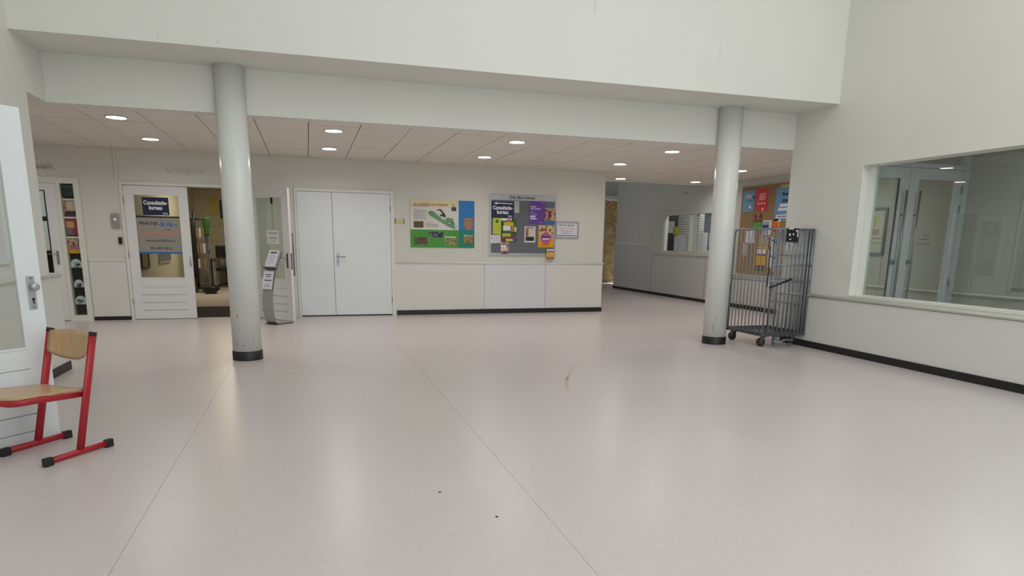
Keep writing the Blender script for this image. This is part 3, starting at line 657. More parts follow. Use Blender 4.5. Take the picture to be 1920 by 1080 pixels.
# folded half gate across the front and the frame behind it
MB().tube([(0, 0, CT), (CW, 0, CT)], .011, 8).build('top_rail', ZINC, rc)
for z in (.87, 1.08): MB().tube([(.10 if z > 1 else .0, -.012, z), (CW, -.012, z)], .012, 8).build('cross_rail', ZINC, rc)
MB().tube([(.05, -.014, .62), (.09, -.014, .87), (.10, -.014, 1.45), (.12, -.014, CT-.02), (.16, -.014, CT)], .012, 8).build('gate_frame', ZINC, rc)
f0 = None
for x in (.075, .15, .22, .29, .36, .43, .50, .56, .61):
    if f0 is None: f0 = MB().tube([(0, -.004, CB), (0, -.004, CT-.005)], .011, 8).build('bar', ZINC, rc); b_ = f0
    else: b_ = f0.copy(); C.objects.link(b_)
    b_.location = (x, 0, 0)
for x, w in ((.20, .022), (.40, .022)):
    box(x-w, x+w, -.022, -.006, 1.36, CT).build('flat_bar', ZINC, rc)
for z in (1.40, 1.20, 1.0): MB().tube([(.01, 0, z), (.075, -.012, z-.03), (.10, -.012, z-.03)], .008, 6).build('gate_link', DARKZ, rc)
pl = box(.215, .395, -.034, -.024, 1.375, CT+.008).build('label_plate', BLK, rc)
for x, z, w, h in ((.235, 1.535, .07, .012), (.345, 1.51, .02, .018), (.37, 1.44, .012, .085), (.245, 1.455, .022, .028), (.30, 1.465, .022, .016), (.255, 1.405, .026, .012)):
    box(x, x+w, -.036, -.034, z, z+h).build('white_mark', WHITEP, pl)
box(.27, .33, -.03, -.02, 1.33, 1.375).build('latch', ALU, rc)
MB().tube([(.02, -.03, .79), (.20, -.035, .85), (.36, -.03, .905)], .004, 6, ry=.014).build('strap', BLK, rc)
MB().tube([(-.006, CD+.012, .14), (-.006, CD+.014, .80)], .015, 6).build('strap', BLK, rc)
MB().tube([(-.004, -.012, .80), (-.004, -.014, 1.32)], .007, 6).build('strap', BLK, rc)
box(CW-.012, CW+.018, .0, .10, CB-.02, CT+.01).build('corner_plate', DARKZ, rc)
def caster(x, y, rz, col):
    c_ = bpy.data.objects.new('caster', None)
    m_ = MB().box(-.045, .045, -.05, .05, .135, .147).prism([(-.03, .135), (.03, .135), (.045, .06), (.02, .05)], -.032, -.026, 'y').prism([(-.03, .135), (.03, .135), (.045, .06), (.02, .05)], .026, .032, 'y')
    o_ = m_.build('caster', DARKZ, rc); o_.location = (x, y, 0); o_.rotation_euler = (0, 0, rz)
    MB().lathe([(.030, -.020), (.056, -.017), (.058, 0), (.056, .017), (.030, .020)], (.03, 0, .058), 'y', 20).build('wheel', col, o_)
WH = mat('wheel_brown_rubber', (0.22, 0.15, 0.13), .6)
caster(.07, CD-.06, 1.9, RUBBER); caster(CW-.08, CD-.06, 1.2, RUBBER); caster(.10, .10, 2.6, WH); caster(CW-.10, .10, 2.9, RUBBER)
MB().tube([(.16, -.03, .09), (.30, -.04, .045), (.46, -.03, .04)], .014, 8).tube([(.20, -.02, .05), (.34, -.03, .10), (.48, -.02, .09)], .012, 8).box(.18, .26, -.03, .03, .03, .14).build('tow_bar', ZINC, rc)

# ------------------------------------------------------------------ wall things on the far wall
YS = YW-.002
o = thing('alarm_panel', 'grey alarm panel on the wall left of the practice door', 'panel', (-2.875, YS, 1.56))
MB().box(-.055, .055, -.04, 0, -.11, .11).build('housing', mat('alarm_grey', (.60, .60, .58), .4), o, bevel=.006)
MB().lathe([(.03, -.04), (.026, -.052), (.012, -.056)], (0, 0, .02), 'y', 16).build('lens', WHITEP, o)
o = box(-.025, .025, -.03, 0, -.055, .055).build('door_bell', BLK, None, bevel=.008); o.location = (-2.835, YS, 1.255)
tag(o, 'small black push button below the grey alarm panel', 'button')
o = thing('name_plate', 'small yellowed name plate holder right of the double door', 'sign', (1.56, YS, 1.655))
box(-.07, .07, -.012, 0, -.035, .035).build('card', mat('yellowed_card', (.82, .80, .58), .5), o)
for x in (-.08, .07): box(x, x+.012, -.016, 0, -.042, .042).build('holder_end', DARKZ, o)

# landscape information board
ib = thing('information_board', 'green, blue and white printed board with a garden plan', 'poster', (0, YS, 0))
X0, X1, Z0, Z1 = 1.75, 2.915, 1.205, 2.035
def bx(u): return X0+u*(X1-X0)
def bz(v): return Z1-v*(Z1-Z0)
box(X0, X1, -.012, 0, Z0, Z1).build('board', mat('board_cream', (.87, .86, .82), .45, var=.02), ib)
def ipatch(name, m, u0, u1, v0, v1, y=-.0134, t=.001): patch(ib, name, m, bx(u0), bx(u1), bz(v1), bz(v0), y, t)
ipatch('cream_band', mat('pale_yellow_print', (.87, .85, .68), .5, var=.02), 0, .745, 0, .14, y=-.0121)
ipatch('blue_panel', mat('sky_blue_print', (.10, .47, .74), .45, var=.05, scale=3), .749, 1, .0, .625, y=-.0121)
ipatch('teal_panel', mat('teal_print', (.08, .50, .42), .45, var=.05), .749, 1, .625, 1, y=-.0121)
ipatch('green_panel', mat('grass_green_print', (.27, .60, .20), .45, var=.05), 0, .749, .625, 1, y=-.0121)
text('van waterfont tot waterlaat', ib, mat('brick_red_print', (.72, .36, .22), .5), bx(.05), bx(.58), bz(.125), bz(.06), -.0145, heavy=.015)
ipatch('subtitle_line', mat('olive_print', (.48, .46, .36), .5), .05, .285, .132, .142, -.0146)
for k in range(11): ipatch('print_line', PAPERG, .05, .25 if k % 4 else .20, .205+.019*k, .213+.019*k)
for k in range(4): ipatch('print_line', PAPERG, .22, .43, .50+.019*k, .508+.019*k)
ipatch('print_line', mat('pink_print', (.80, .55, .55), .5), .22, .36, .475, .483)
ipatch('plant_picture', photo('photo_plant_pot', [(.16, .14, .16), (.35, .30, .30), (.20, .22, .16)], 25), .635, .712, .14, .22)
for k in range(5): ipatch('plant_stem', mat('stem_print', (.30, .42, .40), .5), .655+.008*k, .658+.008*k, .06+.012*(k % 3), .14)
ipatch('forest_picture', photo('photo_forest', [(.22, .26, .12), (.45, .34, .22), (.25, .30, .16), (.45, .36, .30)], 25), .05, .20, .45, .585)
ipatch('duck_picture', photo('photo_animals', [(.12, .14, .10), (.50, .32, .20), (.16, .18, .12), (.70, .70, .66)], 22), .055, .275, .78, .94)
ipatch('bird_picture', photo('photo_dark_bird', [(.16, .15, .20), (.20, .18, .24), (.22, .20, .28), (.70, .70, .74)], 18), .29, .505, .67, .785)
ipatch('field_picture', photo('photo_field', [(.30, .36, .18), (.52, .55, .33), (.62, .63, .45)], 20), .525, .73, .78, .95)
ipatch('picture_sky', WHITEP, .525, .70, .765, .785, -.0146)
ipatch('reed_picture', photo('photo_reed', [(.40, .36, .34), (.66, .50, .38), (.62, .52, .50)], 18), .83, .98, .36, .61)
ipatch('meadow_picture', photo('photo_meadow', [(.30, .30, .20), (.62, .54, .28), (.50, .46, .25)], 18), .83, .98, .75, .90)
ipatch('picture_sky', photo('photo_skyline', [(.90, .92, .95), (.45, .45, .42)], 30), .83, .98, .725, .755, -.0146)
# garden plan: sloping green strip with shrubs, pond and a black building
GP = mat('plan_green', (.42, .62, .42), .5, var=.12, scale=30); GD = mat('plan_dark_green', (.22, .42, .26), .5, var=.2, scale=40)
def poly(name, uv, m, y=-.0138): MB().prism([(bx(u), bz(v)) for u, v in uv], y-.0008, y, 'y').build(name, m, ib)
poly('plan_lawn', [(.27, .27), (.30, .23), (.36, .24), (.42, .32), (.50, .41), (.58, .38), (.65, .37), (.68, .46), (.69, .60), (.62, .58), (.55, .53), (.45, .44), (.33, .35)], GP)
poly('plan_path', [(.27, .30), (.33, .35), (.45, .45), (.58, .55), (.69, .62), (.69, .60), (.58, .53), (.45, .43), (.33, .335), (.27, .28)], mat('plan_grey', (.55, .57, .58), .5), -.0145)
poly('plan_water', [(.68, .46), (.735, .52), (.735, .61), (.69, .60)], mat('plan_pale_blue', (.72, .80, .86), .5))
for k in range(26):
    q = random.random(); u = .275+.39*q+random.uniform(-.01, .02); v = .25+.22*q+random.uniform(-.05, .05); s_ = random.uniform(.006, .016)
    MB().lathe([(s_, 0), (s_*.7, -.0012)], (bx(u), -.0143, bz(v)), 'y', 8).build('plan_shrub', GD if k % 3 else GP, ib)
MB().lathe([(.032, 0), (.032, -.001)], (bx(.60), -.0146, bz(.48)), 'y', 14).build('plan_pond', GD, ib)
MB().lathe([(.019, 0), (.019, -.001)], (bx(.60), -.0157, bz(.48)), 'y', 14).build('plan_pond', mat('plan_mint', (.68, .82, .76), .5), ib)
poly('plan_building', [(.405, .205), (.46, .19), (.475, .19), (.545, .32), (.55, .35), (.535, .35), (.525, .335), (.46, .33), (.46, .30), (.50, .295), (.455, .215), (.41, .22)], INK, -.0145)

# noticeboard
nb = thing('noticeboard', 'grey noticeboard with a lettered aluminium header', 'noticeboard', (0, YS, 0))
box(3.20, 4.49, -.02, 0, 1.07, 2.17).build('frame', ALU, nb, bevel=.003)
FELT = mat('slate_grey_felt', (.43, .445, .475), .85, var=.05, scale=80)
box(3.228, 4.462, -.0225, -.018, 1.12, 2.072).build('felt_panel', FELT, nb)
text('De Borgstee', nb, INK, 3.585, 4.068, 2.082, 2.152, -.0208, heavy=.018)
YN = YW-.026
def note(name, label, x0, x1, z0, z1, base, cat='notice', y=YN, tilt=0.0, t=.0015):
    o = thing(name, label, cat, ((x0+x1)/2, y, (z0+z1)/2)); o.rotation_euler = (0, tilt, 0)
    w, h = (x1-x0)/2, (z1-z0)/2
    box(-w, w, -t, 0, -h, h).build('sheet', base, o)
    o2 = (w, h, t)
    def P(nm, m, u0, u1, v0, v1, lv=1):
        return box(-w+2*w*u0, -w+2*w*u1, -t-.0009*lv, -t-.0009*(lv-1), h-2*h*v1, h-2*h*v0).build(nm, m, o)
    def T(s, m, u0, u1, v0, v1, lv=1, heavy=.02): return text(s, o, m, -w+2*w*u0, -w+2*w*u1, h-2*h*v1, h-2*h*v0, -t-.0009*lv-.0004, heavy=heavy)
    return o, P, T
o, P, T = note('direction_sign', 'navy consultatiebureau sign with white arrow on the noticeboard', 3.234, 3.655, 1.752, 2.045, NAVY, 'sign', t=.004)
T('Consultatie-', WHITEP, .05, .95, .25, .50, 0, .035); T('bureau', WHITEP, .24, .76, .52, .76, 0, .035)
P('logo_block', MATS['pale_logo_block'], .74, .93, .84, .96)
w_, h_ = .4205/2, .293/2
MB().prism([(-.85*w_, .78*h_), (-.50*w_, .93*h_), (-.52*w_, .83*h_), (.88*w_, .80*h_), (.88*w_, .70*h_), (-.52*w_, .73*h_), (-.50*w_, .62*h_)], -.0055, -.004, 'y').build('arrow', WHITEP, o)
o, P, T = note('leaflet', 'narrow pale grey card beside the navy arrow sign', 3.668, 3.76, 1.852, 2.062, mat('pale_grey_card', (.74, .755, .76), .5))
T('A', mat('mid_grey_ink', (.45, .47, .50), .5), .34, .66, .12, .27, 0)
P('mark', MATS['mid_grey_ink'], .45, .58, .72, .78)
PURP = mat('purple_print', (.40, .24, .62), .45, var=.06, scale=5)
o, P, T = note('poster', 'purple poster with white lettering on the noticeboard', 3.956, 4.285, 1.655, 2.07, PURP, 'poster')
T('Neem', WHITEP, .08, .40, .20, .27); T('een boek?', WHITEP, .08, .66, .29, .36); T('Geef', mat('lilac_ink', (.74, .66, .86), .5), .07, .32, .45, .51)
T('de hele', MATS['lilac_ink'], .07, .46, .55, .61); T('BIEB', WHITEP, .07, .38, .63, .71, heavy=.05); T('kado.', WHITEP, .07, .48, .72, .80, heavy=.05)
P('small_line', MATS['lilac_ink'], .70, .92, .055, .075); P('small_line', MATS['lilac_ink'], .55, .85, .92, .94)
o, P, T = note('leaflet', 'photo leaflet with a blue lower band at the right edge of the noticeboard', 4.262, 4.475, 1.658, 1.955, photo('photo_family', [(.10, .08, .09), (.45, .26, .20), (.80, .60, .50), (.88, .78, .72)], 14), y=YN-.002)
P('blue_band', BLUEP, 0, 1, .80, 1); P('grey_band', mat('stone_grey_print', (.62, .61, .60), .5), 0, 1, 0, .10)
LIME = mat('lime_print', (.77, .83, .25), .5, var=.03)
o, P, T = note('leaflet', 'lime green flyer with a round black emblem', 3.264, 3.418, 1.462, 1.752, LIME, tilt=.03)
MB().lathe([(.030, 0), (.030, -.001)], (-.005, -.0016, .085), 'y', 20).build('emblem', mat('dark_olive_ink', (.20, .24, .10), .5), o)
MB().prism([(-.028, .095), (-.002, .085), (.022, .075), (.0, .09), (-.02, .103)], -.0032, -.0026, 'y').build('emblem_cut', LIME, o)
for k in range(8): P('print_line', mat('olive_lime_ink', (.62, .66, .20), .5), .15, .85, .42+.06*k, .43+.06*k)
o, P, T = note('poster', 'colourful garden party poster with green leaves on the noticeboard', 3.414, 3.715, 1.325, 1.748, photo('photo_leaves', [(.10, .20, .10), (.22, .38, .16), (.34, .48, .22)], 24), 'poster', y=YN-.002)
P('white_top', WHITEP, .0, .68, 0, .10); P('face', mat('skin_print', (.72, .46, .40), .5), .38, .62, .03, .16, 2)
P('yellow_banner', mat('mustard_print', (.88, .74, .16), .5), .18, .80, .16, .30, 2); P('white_card', WHITEP, .14, .66, .31, .52, 2); P('figure', photo('photo_figure', [(.15, .12, .12), (.75, .62, .20), (.80, .60, .55)], 26), .62, .90, .30, .56, 2); P('white_slip', WHITEP, .90, .98, .36, .56, 3)
P('lime_strip', mat('yellow_green_print', (.74, .76, .18), .5), .10, .62, .64, .80, 2); P('magenta_strip', mat('magenta_print', (.56, .20, .42), .5), .20, .98, .77, .86, 3); P('maroon_strip', mat('maroon_print', (.45, .22, .20), .5), 0, 1, .87, 1, 2)
P('lime_block', LIME, .32, .70, .87, .98, 3); P('cyan_block', mat('cyan_print', (.40, .68, .80), .5), .72, .84, .88, .97, 3)
o, P, T = note('leaflet', 'white typed sheet at the lower left of the noticeboard', 3.205, 3.412, 1.298, 1.445, PAPER, y=YN-.004, tilt=-.04)
P('mark', INK, .10, .18, .28, .44)
for k in range(5): P('print_line', PAPERG, .30, .92, .18+.13*k, .205+.13*k)
o, P, T = note('leaflet', 'small portrait leaflet hanging below the garden party poster', 3.41, 3.565, 1.10, 1.315, photo('photo_portrait_a', [(.35, .20, .20), (.78, .62, .58), (.85, .78, .72)], 18), y=YN-.006, tilt=-.02)
P('white_card', WHITEP, .06, .68, .25, .68); P('dark_base', photo('photo_dark_base', [(.12, .10, .12), (.60, .45, .42)], 30), .08, .98, .78, .97)
P('orange_block', mat('peach_print', (.86, .70, .58), .5), .16, .50, .42, .58, 2)
o, P, T = note('leaflet', 'white bordered flyer alone in the middle of the noticeboard', 3.872, 4.087, 1.318, 1.612, PAPER)
P('photograph', photo('photo_portrait_b', [(.35, .22, .20), (.66, .44, .38), (.55, .34, .30)], 20), .10, .88, .12, .62); P('cream_card', mat('cream_card_print', (.88, .83, .72), .5), .36, .86, .14, .62, 2)
P('dark_band', mat('charcoal_print', (.13, .14, .14), .5), .10, .88, .64, .90, 2); P('print_block', MATS['aubergine_print'], .12, .40, .66, .82, 3); P('print_line', INK, .16, .80, .05, .085)
o, P, T = note('poster', 'orange children party poster at the right of the noticeboard', 4.145, 4.455, 1.232, 1.638, mat('amber_print', (.91, .64, .10), .5, var=.03), 'poster')
P('photograph', photo('photo_children', [(.22, .16, .22), (.70, .40, .28), (.90, .84, .66), (.58, .62, .60)], 16), .05, .95, .02, .44); P('photograph', photo('photo_children_low', [(.20, .22, .28), (.80, .76, .70), (.45, .45, .52)], 20), .06, .94, .46, .62)
w_ = .155
MB().lathe([(.105, -.0015), (.105, -.0032)], (-.005, 0, -.03), 'y', 24).build('round_badge', mat('orchid_print', (.72, .36, .60), .5, var=.1, scale=20), o)
P('print_line', INK, .22, .80, .50, .55, 3); P('print_line', WHITEP, .28, .72, .60, .65, 3)
for k in range(3): P('print_line', mat('bronze_print', (.62, .42, .10), .5), .24, .76, .83+.04*k, .85+.04*k)
o, P, T = note('leaflet_holder', 'small leaflet pack clipped at the bottom right corner of the noticeboard', 4.31, 4.462, 1.00, 1.20, mat('gold_print', (.86, .70, .34), .5), 'leaflets', y=YN-.004, t=.03)
P('white_top', photo('photo_white_top', [(.90, .90, .92), (.80, .74, .80), (.92, .92, .84)], 40), 0, 1, 0, .20); P('dark_gap', MATS['aubergine_print'], 0, 1, .20, .27); P('lilac_base', mat('dusty_mauve_print', (.62, .45, .46), .5), 0, 1, .72, .95)
# framed practice sheet
pf = thing('picture_frame', 'silver framed practice notice right of the noticeboard', 'frame', (4.73, YS, 1.56))
MB().box(-.232, .232, -.018, 0, -.155, -.13).box(-.232, .232, -.018, 0, .13, .155).box(-.232, -.207, -.018, 0, -.13, .13).box(.207, .232, -.018, 0, -.13, .13).build('frame', ALU, pf)
box(-.207, .207, -.006, 0, -.13, .13).build('sheet', PAPER, pf)
text('PRAKTIJK', pf, INK, -.165, -.01, .070, .100, -.0068, heavy=.01); text('de Aa', pf, BLUEP, .005, .13, .068, .108, -.0068, heavy=.02)
text('logopedie en Dyslexie', pf, ORANGEP, -.165, .165, .012, .040, -.0068); text('www.praktijkdeaa.nl', pf, INK, -.13, .11, -.030, -.008, -.0068); text('050-409 6416', pf, INK, -.10, .09, -.068, -.046, -.0068)
box(-.195, .195, -.0085, -.006, -.108, -.098).build('blue_line', NAVY, pf)

# ------------------------------------------------------------------ cork pinboard on the corridor wall
XP = XC-.02
pb = thing('pinboard', 'large brown cork pinboard behind the roll cage', 'noticeboard', (XC, 0, 0))
box(-.02, 0, 10.15, 12.31, .745, 2.50).build('cork_panel', CORK, pb)
MB().box(-.024, 0, 12.31, 12.325, .745, 2.515).box(-.024, 0, 10.15, 12.31, 2.50, 2.515).build('edge_strip', mat('cork_edge', (.66, .58, .46), .6), pb)
def pin(label, y0, y1, z0, z1, base, cat='notice', dy=0.0, name='leaflet', tilt=0.0):
    o = thing(name, label, cat, (XP-.003-dy, (y0+y1)/2, (z0+z1)/2), -PI/2); o.rotation_euler = (0, tilt, -PI/2)
    w, h = (y1-y0)/2, (z1-z0)/2
    box(-w, w, -.0015, 0, -h, h).build('sheet', base, o)
    def P(nm, m, u0, u1, v0, v1, lv=1): return box(-w+2*w*u0, -w+2*w*u1, -.0015-.0009*lv, -.0015-.0009*(lv-1), h-2*h*v1, h-2*h*v0).build(nm, m, o)
    def T(s, m, u0, u1, v0, v1, lv=1, heavy=.03): return text(s, o, m, -w+2*w*u0, -w+2*w*u1, h-2*h*v1, h-2*h*v0, -.0015-.0009*lv-.0004, heavy=heavy)
    return o, P, T
SKYB = mat('poster_blue_print', (.42, .62, .76), .5, var=.05, scale=4)
o, P, T = pin('pale blue flyer at the top left of the cork pinboard', 11.89, 12.27, 2.0, 2.43, SKYB)
P('pink_cloud', mat('cloud_pink_print', (.82, .72, .74), .5), .25, .75, .20, .34); P('mark', INK, .82, .98, .28, .40); P('mark', MATS['sky_blue_print'], .45, .85, .45, .52); P('white_mark', WHITEP, .55, .72, .70, .84)
RDP = mat('poster_red_print', (.84, .16, .20), .5, var=.04)
o, P, T = pin('red flyer at the top of the cork pinboard', 11.48, 11.86, 2.0, 2.45, RDP)
mat('pale_pink_ink', (.95, .76, .76), .5)
for k in range(4): P('print_line', MATS['pale_pink_ink'], .30, .84-.06*(k % 2), .22+.08*k, .26+.08*k)
for k in range(3): P('icon', WHITEP, .22+.24*k, .32+.24*k, .62, .70)
P('white_mark', WHITEP, .58, .70, .86, .97)
o, P, T = pin('large blue poster with black headline, partly hidden by the wall corner', 10.30, 11.24, 1.80, 2.43, SKYB, 'poster', name='poster')
T('Beweeg', INK, .20, .62, .15, .29); T('met die', INK, .20, .62, .32, .46)
P('white_band', WHITEP, .14, .70, .50, .58); P('white_band', WHITEP, .10, .80, .62, .70); P('white_band', WHITEP, .06, .80, .82, .92); P('red_line', mat('dark_red_ink', (.55, .20, .22), .5), .10, .60, .855, .885, 2)
box(-.35, -.10, -.012, -.004, .30, .36).build('tape', mat('yellowed_tape', (.74, .68, .48), .4), o)
o, P, T = pin('portrait card with a green lower half on the cork pinboard', 11.61, 11.88, 1.66, 1.95, mat('card_green_print', (.36, .66, .32), .5))
P('photograph', photo('photo_portrait_c', [(.16, .08, .07), (.52, .24, .16), (.86, .70, .58)], 12), 0, 1, 0, .55)
o, P, T = pin('white card with a dark blue band on the cork pinboard', 11.30, 11.57, 1.52, 1.82, PAPER)
P('blue_band', mat('royal_blue_print', (.12, .20, .50), .5), .02, .72, .30, .56); P('grey_block', mat('cool_grey_print', (.62, .68, .76), .5), .05, .75, .08, .29); P('grey_block', MATS['cool_grey_print'], .02, .70, .60, .90)
o, P, T = pin('orange and red card on the cork pinboard', 11.04, 11.27, 1.50, 1.83, photo('photo_orange', [(.72, .22, .12), (.86, .48, .18), (.88, .72, .30)], 14))
P('white_top', WHITEP, .72, 1, 0, .14); P('red_block', RDP, .0, .75, .42, .72)
o, P, T = pin('pair of white papers at the left of the cork pinboard', 11.94, 12.08, 1.36, 1.62, PAPER, tilt=.04)
o, P, T = pin('white slip overlapping another at the left of the cork pinboard', 11.80, 11.93, 1.37, 1.64, PAPER, tilt=-.05, dy=.002)
o, P, T = pin('pale grey slip at the left edge of the cork pinboard', 12.02, 12.16, 1.12, 1.38, mat('slip_grey', (.72, .72, .72), .5))
o, P, T = pin('colourful strip with many small figures on the cork pinboard', 11.30, 11.62, 1.24, 1.53, photo('photo_crowd', [(.52, .26, .22), (.86, .76, .60), (.48, .44, .56), (.86, .58, .16)], 22))
P('amber_band', MATS['amber_print'], .05, .9, .74, .92)
for i, (a, b_, lab) in enumerate(((11.535, 11.68, 'left of two yellow and purple slips low on the cork pinboard'), (11.375, 11.52, 'right of two yellow and purple slips low on the cork pinboard'))):
    o, P, T = pin(lab, a, b_, .82, 1.24, mat('slip_yellow', (.86, .66, .16), .5), )
    P('white_top', WHITEP, .08, .92, 0, .19); P('purple_band', mat('slip_purple', (.40, .18, .42), .5), 0, 1, .20, .27); P('purple_band', MATS['slip_purple'], 0, 1, .74, .84); P('green_band', mat('slip_green', (.36, .46, .22), .5), 0, 1, .86, 1); P('grey_band', mat('slip_grey_dark', (.35, .33, .36), .5), .1, .9, .87, .95, 2)
o, P, T = pin('long white paper strip on the cork pinboard behind the cage post', 11.20, 11.33, .90, 1.49, PAPER, tilt=-.02)
o, P, T = pin('grey typed sheet on the cork pinboard behind the cage bars', 10.75, 11.05, .86, 1.45, mat('reddish_grey_print', (.62, .52, .50), .5, var=.15, scale=20))

# ------------------------------------------------------------------ corridor behind the right-hand window
w1 = struct('window_4', MB().box(XR+.10, XR+.18, 6.615, 6.632, .735, 2.275).box(XR+.15, XR+.19, 3.2, 6.63, .735, .75), TRIMW)
struct('pane', box(XR+.214, XR+.222, 3.2, 6.63, .735, 2.275), GLASSR, w1)
struct('sill', box(XR-.005, XR+.16, 3.2, 6.63, .725, .742), TRIMW, w1)
YD = 7.31
COOLW = mat('corridor_door_white', (.90, .905, .93), .3, var=.01)
d6 = struct('door_6', MB().box(6.62, 6.72, YD-.05, YD+.05, 0, ZC).box(8.735, 8.80, YD-.06, YD+.05, 0, ZC).box(6.72, 8.735, YD-.05, YD+.05, 2.385, 2.44), COOLW)
struct('transom_pane', box(6.72, 8.735, YD-.004, YD+.004, 2.44, ZC), GLASS, d6)
def corridor_leaf(x, W, hx, label, mirror):
    r = thing('door_leaf', label, 'door', (x, YD, 0))
    g0, g1 = (.16, W-.12)
    if mirror: g0, g1 = (.12, W-.16)
    if mirror: box(g1-.008, g1, -.012, .012, .25, 2.24).build('pane_edge_strip', DARKZ, r)  # thin dark strip down the right edge of the pane
    MB().box(.003, g0, -.02, .02, .01, 2.38).box(g1, W-.003, -.02, .02, .01, 2.38).box(g0, g1, -.02, .02, 2.24, 2.38).box(g0, g1, -.02, .02, .01, .25).build('leaf_frame', COOLW, r)
    box(g0, g1, -.003, .003, .25, 2.24).build('pane', GLASS, r)
    for s in (-1, 1):
        MB().tube([(hx, s*.075, .30), (hx, s*.075, 2.08)], .015, 12).build('pull_bar', STEEL, r)
        for z in (.55, 1.76): MB().tube([(hx, s*.02, z), (hx, s*.075, z)], .009, 8).build('bar_mount', DARKZ, r)
    kx = .10 if not mirror else W-.10
    MB().lathe([(.034, -.02), (.034, -.035), (.022, -.05), (.02, -.06)], (kx+(.04 if not mirror else -.04), 0, 1.13), 'y', 18).build('lock_knob', STEEL, r)
    return r
rl = corridor_leaf(7.805, .93, .145, 'right leaf of the glazed corridor doors, hinged at the grey wall', False)
for z in (2.12, 1.86, 0.85, .3): hinge(rl, .925, z, -.025); 
ll = corridor_leaf(6.72, 1.085, 1.0, 'left leaf of the glazed corridor doors', True)
text('Welkom', rl, INK, .365, .47, 1.488, 1.512, -.004); text('in de Borgstee', rl, INK, .30, .50, 1.428, 1.455, -.004); text('fijn dat u er bent', rl, INK, .275, .525, 1.37, 1.397, -.004)
text('Welkom', ll, INK, .56, .68, 1.488, 1.512, -.004); text('in de Borgstee', ll, INK, .50, .74, 1.428, 1.455, -.004); text('fijn dat u er bent', ll, INK, .48, .76, 1.37, 1.397, -.004)
fp = thing('picture_frame', 'grey framed poster seen through the left corridor door', 'frame', (XC, 9.0, 1.575), -PI/2)
MB().box(-.46, .46, -.03, 0, -.37, -.335).box(-.46, .46, -.03, 0, .335, .37).box(-.46, -.425, -.03, 0, -.335, .335).box(.425, .46, -.03, 0, -.335, .335).build('frame', mat('dark_alu', (.55, .56, .57), .4, .4), fp)
box(-.425, .425, -.012, 0, -.335, .335).build('sheet', mat('poster_cream', (.84, .84, .78), .5), fp)
MB().lathe([(.10, -.012), (.10, -.0146)], (.18, 0, .16), 'y', 20).build('yellow_spot', mat('pale_yellow_ink', (.84, .82, .46), .5), fp)
box(-.02, .33, -.0135, -.012, -.03, .03).build('red_line', mat('faded_red_ink', (.80, .60, .54), .5), fp)
# plain notice cases hanging in the corridor, dim through the glass
cb = thing('notice_case', 'pale notice case on the corridor wall, dim behind the large window', 'noticeboard', (XC, 6.05, 1.45), -PI/2)
box(-.36, .30, -.03, 0, -.62, .62).build('panel', mat('case_grey', (.73, .73, .71), .5), cb)
MB().box(-.40, -.36, -.032, 0, -.66, .66).box(.30, .34, -.032, 0, -.66, .66).build('frame', GREYWALL, cb)

# ------------------------------------------------------------------ papers and things behind the reception window
def wpap(label, y0, y1, z0, z1, m, cat='notice', x=XC+.022):
    o = box(x, x+.002, y0, y1, z0, z1).build('paper_note', m); return tag(o, label, cat)
wpap('white paper taped at the left of the reception window glass', 15.06, 15.36, 1.60, 1.89, PAPER)
wpap('yellow note taped inside the reception window', 14.80, 15.09, 1.55, 1.75, mat('note_yellow', (.84, .78, .30), .5, var=.1))
wpap('white paper at the foot of the reception window glass', 14.50, 15.03, 1.17, 1.53, PAPER)
wpap('white sheet taped low inside the narrow right pane', 13.55, 13.90, 1.17, 1.60, PAPER)
wpap('printed white sheet at the right edge of the reception window', 13.22, 13.50, 1.28, 1.58, PAPER)
wpap('slate blue panel behind the right reception pane', 13.2, 13.80, 1.2, 2.03, mat('slate_blue_board', (.34, .39, .44), .6), 'panel', XC+.06)
sh = thing('office_shelf', 'dark shelf with files behind the left of the reception window', 'shelf', (XC+.45, 16.95, 0))
MB().box(-.2, .2, .0, .03, .6, 2.2).box(-.2, .2, -1.0, -.97, .6, 2.2).box(.17, .2, -.97, 0, .6, 2.2).box(-.2, .2, -.97, 0, 1.15, 1.18).box(-.2, .2, -.97, 0, 1.55, 1.58).box(-.2, .2, -.97, 0, 1.9, 1.93).build('case', BLK, sh)
FC = [(.5, .32, .2), (.2, .25, .4), (.7, .68, .62), (.3, .3, .3), (.62, .55, .3)]
for k in range(9):
    for z in (1.18, 1.58):
        box(-.15, .12, -.93+.1*k, -.93+.1*k+.08, z, z+.24+.03*(k % 3)).build('file', mat('file_%d' % (k % 5) if False else 'file_print_'+'abcde'[k % 5], FC[k % 5], .5), sh)

